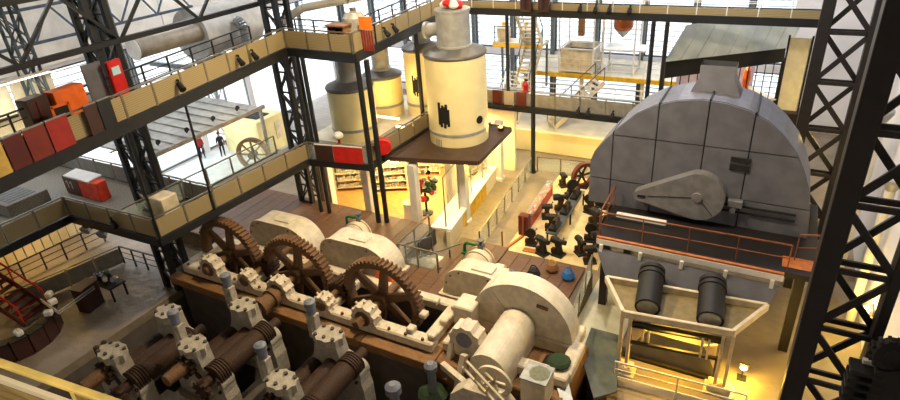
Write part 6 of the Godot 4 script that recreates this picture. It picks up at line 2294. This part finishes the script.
	lamp_strip(Vector3(-31.0, 3.6, -8.0), Vector3.BACK, 1.8, "unseen warm strip lamp lighting the space under the landing, nearer", 6.0, Color(1.0, 0.78, 0.34))  # two lamps out of view, placed to turn the screen yellow
	lamp_strip(Vector3(-31.0, 3.6, -12.5), Vector3.BACK, 1.8, "unseen warm strip lamp lighting the space under the landing, farther", 6.0, Color(1.0, 0.8, 0.4))
	var tb := thing("side_table", "dark table with dried flowers on the concrete floor", "table", Vector3(-25.4, 0, -12.0))
	st = mb()
	bx(st, Vector3(0, 0.72, 0), Vector3(1.7, 0.07, 0.8), Basis(), 0.01)
	part("top", st, M.iron, tb)
	for x in [-0.75, 0.75]:
		for z in [-0.32, 0.32]:
			st = mb()
			bx(st, Vector3(x, 0.35, z), Vector3(0.07, 0.7, 0.07))
			part("leg", st, M.iron, tb)
	var fb := thing("dried_flowers", "heap of purple and pale dried flowers on the dark table", "flowers", Vector3(-25.4, 0.76, -12.0))
	for k in 16:
		st = mb()
		var c := Vector3(rng.randf_range(-0.6, 0.6), 0.0, rng.randf_range(-0.25, 0.25))
		lathe(st, c, Vector3(rng.randf_range(-0.6, 0.6), 1, rng.randf_range(-0.6, 0.6)), [Vector2(0, 0), Vector2(0.03, 0.02), Vector2(0.05, 0.12), Vector2(0.13, 0.2), Vector2(0.09, 0.3), Vector2(0, 0.28)], 8)
		part("bloom", st, [M.lilac, M.paper, M.leaf, M.cloth_dark][k % 4], fb)
	var ct := thing("counter", "curved dark counter with steel rails at the lower left", "counter", Vector3(-25.2, 0, -8.8))
	for k in 6:
		var a0 := deg_to_rad(15.0 + k * 20.0)
		var a1 := deg_to_rad(15.0 + (k + 1) * 20.0)
		var p := Vector3(-26.6 + 1.9 * sin(a0), 0.45, -8.2 - 1.9 * cos(a0) * 0.9)
		var q := Vector3(-26.6 + 1.9 * sin(a1), 0.45, -8.2 - 1.9 * cos(a1) * 0.9)
		st = mb()
		bar(st, p, q, 0.3, 0.9)
		part("front_panel", st, M.brown, ct, true)
		st = mb()
		bar(st, p + Vector3(0, 0.48, 0), q + Vector3(0, 0.48, 0), 0.45, 0.06)
		part("top", st, M.steel, ct, true)
	for y in [1.0, 1.12]:
		st = mb()
		tube(st, [Vector3(-26.2, y, -9.6), Vector3(-24.6, y, -9.4), Vector3(-24.9, y, -11.2)], 0.035, 8)
		part("rail", st, M.galv, ct, true)
	for k in 4:
		var it := thing("parcel", ["white small parcel at the near end of the counter", "white crumpled parcel on the counter", "pale small box on the middle of the counter", "white bag on the far end of the counter"][k], "parcel", [Vector3(-24.85, 0.96, -7.9), Vector3(-25.0, 0.96, -9.2), Vector3(-25.6, 0.96, -9.75), Vector3(-26.3, 0.96, -10.0)][k])
		st = mb()
		bx(st, Vector3(0, 0.12, 0), Vector3(0.32, 0.24, 0.26), Basis(Vector3.UP, k * 0.7), 0.04)
		part("body", st, M.white, it)
		st = mb()
		bx(st, Vector3(0, 0.245, 0), Vector3(0.3, 0.015, 0.05), Basis(Vector3.UP, k * 0.7))
		part("tape", st, M.paper, it)
	var bk := thing("dark_cabinet", "dark brown cabinet end behind the counter", "cabinet", Vector3(-25.3, 0, -11.0))
	st = mb()
	bx(st, Vector3(0, 0.6, 0), Vector3(0.6, 1.2, 0.9), Basis(Vector3.UP, 0.2), 0.02)
	part("body", st, M.brown, bk)
	st = mb()
	bx(st, Vector3(0, 1.22, 0), Vector3(0.66, 0.04, 0.96), Basis(Vector3.UP, 0.2))
	part("top", st, M.brown, bk)
	var rs := thing("red_stairs", "dark red steel stairs with red handrail at the left edge", "stairs", Vector3(-26.9, 0, -9.5), 0.25)
	for k in 9:
		st = mb()
		bx(st, Vector3(-0.3 - k * 0.32, 0.2 + k * 0.24, 0), Vector3(0.3, 0.05, 1.2))
		part("tread", st, M.maroon, rs)
	for z in [-0.65, 0.65]:
		st = mb()
		bar(st, Vector3(0, 0.05, z), Vector3(-3.0, 2.3, z), 0.06, 0.26)
		part("stringer", st, M.maroon, rs)
		st = mb()
		bar(st, Vector3(0, 1.0, z), Vector3(-3.0, 3.2, z), 0.06, 0.06)
		part("handrail", st, M.red, rs)
		for k in 3:
			st = mb()
			bx(st, Vector3(-1.4 * k - 0.05, 0.5 + k * 1.03, z), Vector3(0.05, 1.05, 0.05))
			part("post", st, M.red, rs)
	st = mb()
	bx(st, Vector3(-3.2, 1.15, 0), Vector3(0.3, 2.3, 1.2), Basis(), 0.01)
	part("back_panel", st, M.maroon, rs)

# ---------------------------------------------------------------- right side
func right_side() -> void:
	var st: SurfaceTool
	var m := thing("black_motor", "black motor with cooling plates at the bottom right corner", "motor", Vector3(2.75, 6.6, -11.2))
	st = mb()
	lathe(st, Vector3(0.0, 0.98, 0), Vector3(0.3, 0.1, 1), [Vector2(0, -0.16), Vector2(0.2, -0.16), Vector2(0.32, -0.05), Vector2(0.32, 0.12), Vector2(0.22, 0.2), Vector2(0.13, 0.12), Vector2(0, 0.12)], 24)
	part("fan_ring", st, M.black, m)
	for k in 14:
		st = mb()
		var a := TAU * k / 14.0
		bx(st, Vector3(cos(a) * 0.32, 0.98 + sin(a) * 0.32, 0.03), Vector3(0.06, 0.06, 0.2), Basis(Vector3.BACK, a))
		part("lug", st, M.black, m)
	st = mb()
	prism(st, PackedVector2Array([Vector2(-0.22, -0.9), Vector2(0.6, -0.9), Vector2(0.6, 0.6), Vector2(0.2, 0.75), Vector2(-0.22, 0.55)]), Vector3(0.05, 0.1, -0.25), Basis(), 0.5)
	part("body", st, M.black, m)
	for k in 5:
		st = mb()
		bx(st, Vector3(-0.28, 0.52 - k * 0.2, 0.05), Vector3(0.55, 0.085, 0.42), Basis(), 0.01)
		part("cooling_plate", st, M.black, m)
	st = mb()
	bx(st, Vector3(-0.2, 0.1, -0.08), Vector3(0.3, 1.1, 0.1))
	part("back_plate", st, M.white, m)
	st = mb()
	bx(st, Vector3(0.0, -0.4, -0.5), Vector3(0.3, 0.3, 0.6))
	part("mount", st, M.steel_brown, m)
	for q in [[Vector3(4.2, 1.6, -21.5), "warm bulkhead lamp placed low on the right wall to light it, fitting unseen", 3.5], [Vector3(4.2, 4.6, -33.0), "unseen warm bulkhead lamp on the right wall, lighting the wall behind the cabin", 5.0]]:  # fittings unseen, placed to light the right side walls yellow
		var wl := thing("unseen_wall_lamp", q[1], "lamp", q[0])
		st = mb()
		bx(st, Vector3(0.12, 0, 0), Vector3(0.12, 0.3, 0.5), Basis(), 0.02)
		part("back_plate", st, M.white, wl)
		st = mb()
		lathe(st, Vector3(0.06, 0, 0), Vector3.LEFT, [Vector2(0.14, 0), Vector2(0.14, 0.08), Vector2(0.09, 0.15), Vector2(0, 0.17)], 14)
		part("globe", st, M.amber_glow, wl)
		omni(wl, Vector3(-0.25, 0, 0), Color(1.0, 0.84, 0.4), q[2], 0.12)
	var dr := thing("sliding_door", "pale yellow upright door panel right of the cabin", "door", Vector3(0.75, 4.1, -34.8))
	st = mb()
	bx(st, Vector3(0, 1.9, 0), Vector3(0.95, 3.8, 0.08), Basis(), 0.01)
	part("leaf", st, M.panel_yellow_pale, dr)
	for x in [-0.52, 0.52]:
		st = mb()
		bx(st, Vector3(x, 1.95, 0), Vector3(0.09, 3.9, 0.14))
		part("jamb", st, M.steel, dr)
	st = mb()
	bx(st, Vector3(0, -2.1, 0), Vector3(1.2, 4.0, 0.3))
	bx(st, Vector3(0, -0.06, 0), Vector3(1.4, 0.12, 1.0))
	part("pier", st, M.steel_brown, dr)
	# pale ducts on the right wall
	for q in [[3.7, -26.0, 0.0, 7.0, 0.2, "pale vertical duct on the right wall beside the braced column"], [4.1, -23.0, 0.0, 5.6, 0.16, "slimmer pale duct on the right wall, nearer"]]:
		var d := thing("wall_duct", q[5], "duct", Vector3(q[0], 0, q[1]))
		st = mb()
		cyl(st, Vector3.ZERO, Vector3(0, q[3], 0), q[4], q[4], 16)
		part("barrel", st, M.white, d)
		st = mb()
		lathe(st, Vector3(0, q[3], 0), Vector3.UP, [Vector2(q[4], 0), Vector2(q[4] * 1.8, 0.3), Vector2(q[4] * 1.8, 0.42), Vector2(0, 0.42)], 16)
		part("cowl", st, M.tank_neck, d)
	st = mb()   # pale floor between the brown floor and the hopper
	bx(st, Vector3(-4.4, 0.03, -19.6), Vector3(1.9, 0.06, 5.4))
	struct("floor", st, M.cool_floor)
	# grey plinth slab right of the covered mill
	var s := thing("pit_cover", "large grey floor plate between covered mill and hopper legs", "plate", Vector3(-3.9, 0, -16.6))
	st = mb()
	prism(st, PackedVector2Array([Vector2(-4.6, 18.0), Vector2(-3.5, 18.0), Vector2(-2.9, 15.2), Vector2(-3.5, 14.6), Vector2(-4.5, 16.4)]), Vector3(0, 0.4, 0), Basis(Vector3.RIGHT, Vector3.FORWARD, Vector3.UP), 0.08)
	part("plate", st, M.slate, s, true)
	for q in [[-4.4, -17.8], [-3.6, -17.8], [-3.3, -15.2], [-4.3, -16.4]]:
		st = mb()
		bx(st, Vector3(q[0], 0.2, q[1]), Vector3(0.2, 0.4, 0.2))
		part("leg", st, M.timber, s, true)
	# glass balustrade on the brown floor, right
	var b := thing("glass_balustrade", "glass balustrade on the brown floor behind the covered mill", "balustrade", Vector3(-5.2, 1.0, -18.5))
	rail(b, Vector3(-5.0, 1.0, -16.8), Vector3(-5.4, 1.0, -20.6), 3, 1.0, 1.3)
	# bags beside the balustrade
	for i in 3:
		var p := thing("bag", ["black shoulder bag on the brown floor", "pale cloth bag with yellow trim on the brown floor", "blue bag beside the glass balustrade"][i], "bag", [Vector3(-7.55, 1.0, -19.6), Vector3(-7.0, 1.0, -20.3), Vector3(-6.2, 1.0, -20.0)][i])
		st = mb()
		lathe(st, Vector3.ZERO, Vector3.UP, [Vector2(0, 0), Vector2(0.24, 0), Vector2(0.3, 0.14), Vector2(0.2, 0.36), Vector2(0, 0.42)], 10)
		part("body", st, [M.black, M.timber, M.blue][i], p)
		st = mb()
		var pts := []
		for k in 8:
			var a := PI * k / 7.0
			pts.append(Vector3(cos(a) * 0.15, 0.38 + sin(a) * 0.18, 0))
		tube(st, pts, 0.025, 6)
		part("strap", st, [M.black, M.yellow, M.blue][i], p)

# ---------------------------------------------------------------- small details
func details() -> void:
	var st: SurfaceTool
	# spotlights clamped to railings
	var spots := [[Vector3(-9.3, 4.25, -30.86), "left of a pair of black spotlights on the lower back walkway"], [Vector3(-8.75, 4.25, -30.86), "right of a pair of black spotlights on the lower back walkway"], [Vector3(-7.4, 4.25, -30.86), "black spotlight on the lower back walkway next to the hood"], [Vector3(-9.4, 9.75, -30.86), "first black spotlight on the upper back walkway above the funnel"], [Vector3(-8.6, 9.75, -30.86), "second black spotlight on the upper back walkway"], [Vector3(-7.9, 9.75, -30.86), "glowing spotlight on the upper back walkway"], [Vector3(-6.9, 9.75, -30.86), "black spotlight on the upper back walkway nearest the paired posts"], [Vector3(-19.2, 9.9, -14.0), "black spotlight on the upper left walkway beside the pipe end"], [Vector3(-19.65, 9.9, -17.4), "left of two spotlights on the upper left walkway below the drum"], [Vector3(-19.75, 9.9, -18.3), "right of two spotlights on the upper left walkway below the drum"], [Vector3(-22.9, 4.4, -11.9), "black spotlight on the landing's short railing"], [Vector3(-16.35, 9.9, -23.3), "left of two spotlights on the walkway toward the tall tank"], [Vector3(-16.4, 9.9, -24.1), "right of two spotlights on the walkway toward the tall tank"], [Vector3(-16.3, 4.4, -22.2), "black spotlight on the short lower walkway"]]
	var first: Node3D = null
	for q in spots:
		if first == null:
			first = thing("spotlight", q[1], "spotlight", q[0], 0.0, "spotlights on the railings")
			st = mb()
			bx(st, Vector3(0, 0.12, 0.04), Vector3(0.06, 0.24, 0.06))
			bx(st, Vector3(0, 0.02, 0.1), Vector3(0.2, 0.05, 0.05))
			bx(st, Vector3(0, 0.2, -0.03), Vector3(0.08, 0.06, 0.16))
			part("yoke", st, M.black, first)
			st = mb()
			lathe(st, Vector3(0, 0.02, 0.1), Vector3(0.1, -0.5, 0.6), [Vector2(0, -0.1), Vector2(0.09, -0.1), Vector2(0.13, 0.22), Vector2(0.1, 0.24), Vector2(0, 0.2)], 12)
			part("body", st, M.black, first)
		else:
			copy(first, q[0], 0.0 if q[0].x > -15.0 else 1.2, q[1])
	for q in [[Vector3(-25.7, 3.3, -12.1), "left of two round lamps hanging below the landing edge"], [Vector3(-24.6, 3.3, -12.15), "right of two round lamps hanging below the landing edge"]]:
		var l := thing("round_lamp", q[1], "lamp", q[0])
		st = mb()
		lathe(st, Vector3(0, 0, 0), Vector3(0.3, -0.4, 1), [Vector2(0, -0.2), Vector2(0.15, -0.2), Vector2(0.24, 0.02), Vector2(0.2, 0.05), Vector2(0, 0.03)], 16)
		part("shade", st, M.galv, l)
		st = mb()
		cyl(st, Vector3(0, 0, -0.05), Vector3(0, 0.65, -0.1), 0.02, 0.02, 6)
		part("stem", st, M.steel, l)
	# warm uplight for the tall tank and the lamps by the back stairs
	for q in [[Vector3(-12.45, 4.02, -27.4), "amber uplight on the tank deck right of the tallest tank", 5.0], [Vector3(-14.6, 4.1, -31.7), "bright small lamp on the back walkway beside the stairs", 4.0]]:
		var l := thing("up_lamp", q[1], "lamp", q[0])
		st = mb()
		lathe(st, Vector3.ZERO, Vector3.UP, [Vector2(0, 0), Vector2(0.16, 0), Vector2(0.2, 0.2), Vector2(0.17, 0.2), Vector2(0.12, 0.06), Vector2(0, 0.06)], 14)
		part("bowl", st, M.black, l)
		st = mb()
		lathe(st, Vector3(0, 0.06, 0), Vector3.UP, [Vector2(0, 0), Vector2(0.08, 0.02), Vector2(0.1, 0.1), Vector2(0.06, 0.18), Vector2(0, 0.2)], 12)
		part("bulb", st, M.amber_glow, l)
		omni(l, Vector3(0, 0.16, 0), Color(1.0, 0.8, 0.35), q[2], 0.06)
	# balcony railing under the camera, lower left corner
	var b := thing("balcony", "cream balcony railing at the lower left corner of the picture", "balcony", Vector3(-1.5, 12.5, -0.4))
	var A := Vector3(-6.5, 13.5, -0.77)
	var B := Vector3(2.5, 13.5, -1.68)
	st = mb()
	bar(st, A, B, 0.045, 0.03, Vector3.UP, 0.005)
	part("handrail", st, M.rail_cream, b, true)
	st = mb()
	bar(st, A + Vector3(0, -0.16, 0), B + Vector3(0, -0.16, 0), 0.03, 0.04)
	part("rail_bar", st, M.white, b, true)
	for i in 8:
		var p := A.lerp(B, i / 8.0)
		var q := A.lerp(B, (i + 0.97) / 8.0)
		st = mb()
		bar(st, p + Vector3(0, -0.6, 0), q + Vector3(0, -0.6, 0), 0.03, 0.72)
		part("panel", st, M.panel, b, true)
		st = mb()
		bx(st, p + Vector3(0, -0.5, 0), Vector3(0.05, 1.0, 0.05))
		part("post", st, M.rail_cream, b, true)
	st = mb()
	prism(st, PackedVector2Array([Vector2(-6.5, 0.7), Vector2(2.5, 1.6), Vector2(4.4, 1.6), Vector2(4.4, -3.0), Vector2(-6.5, -3.0)]), Vector3(0, 12.3, 0), Basis(Vector3.RIGHT, Vector3.FORWARD, Vector3.UP), 0.2)
	part("floor_slab", st, M.deck, b, true)
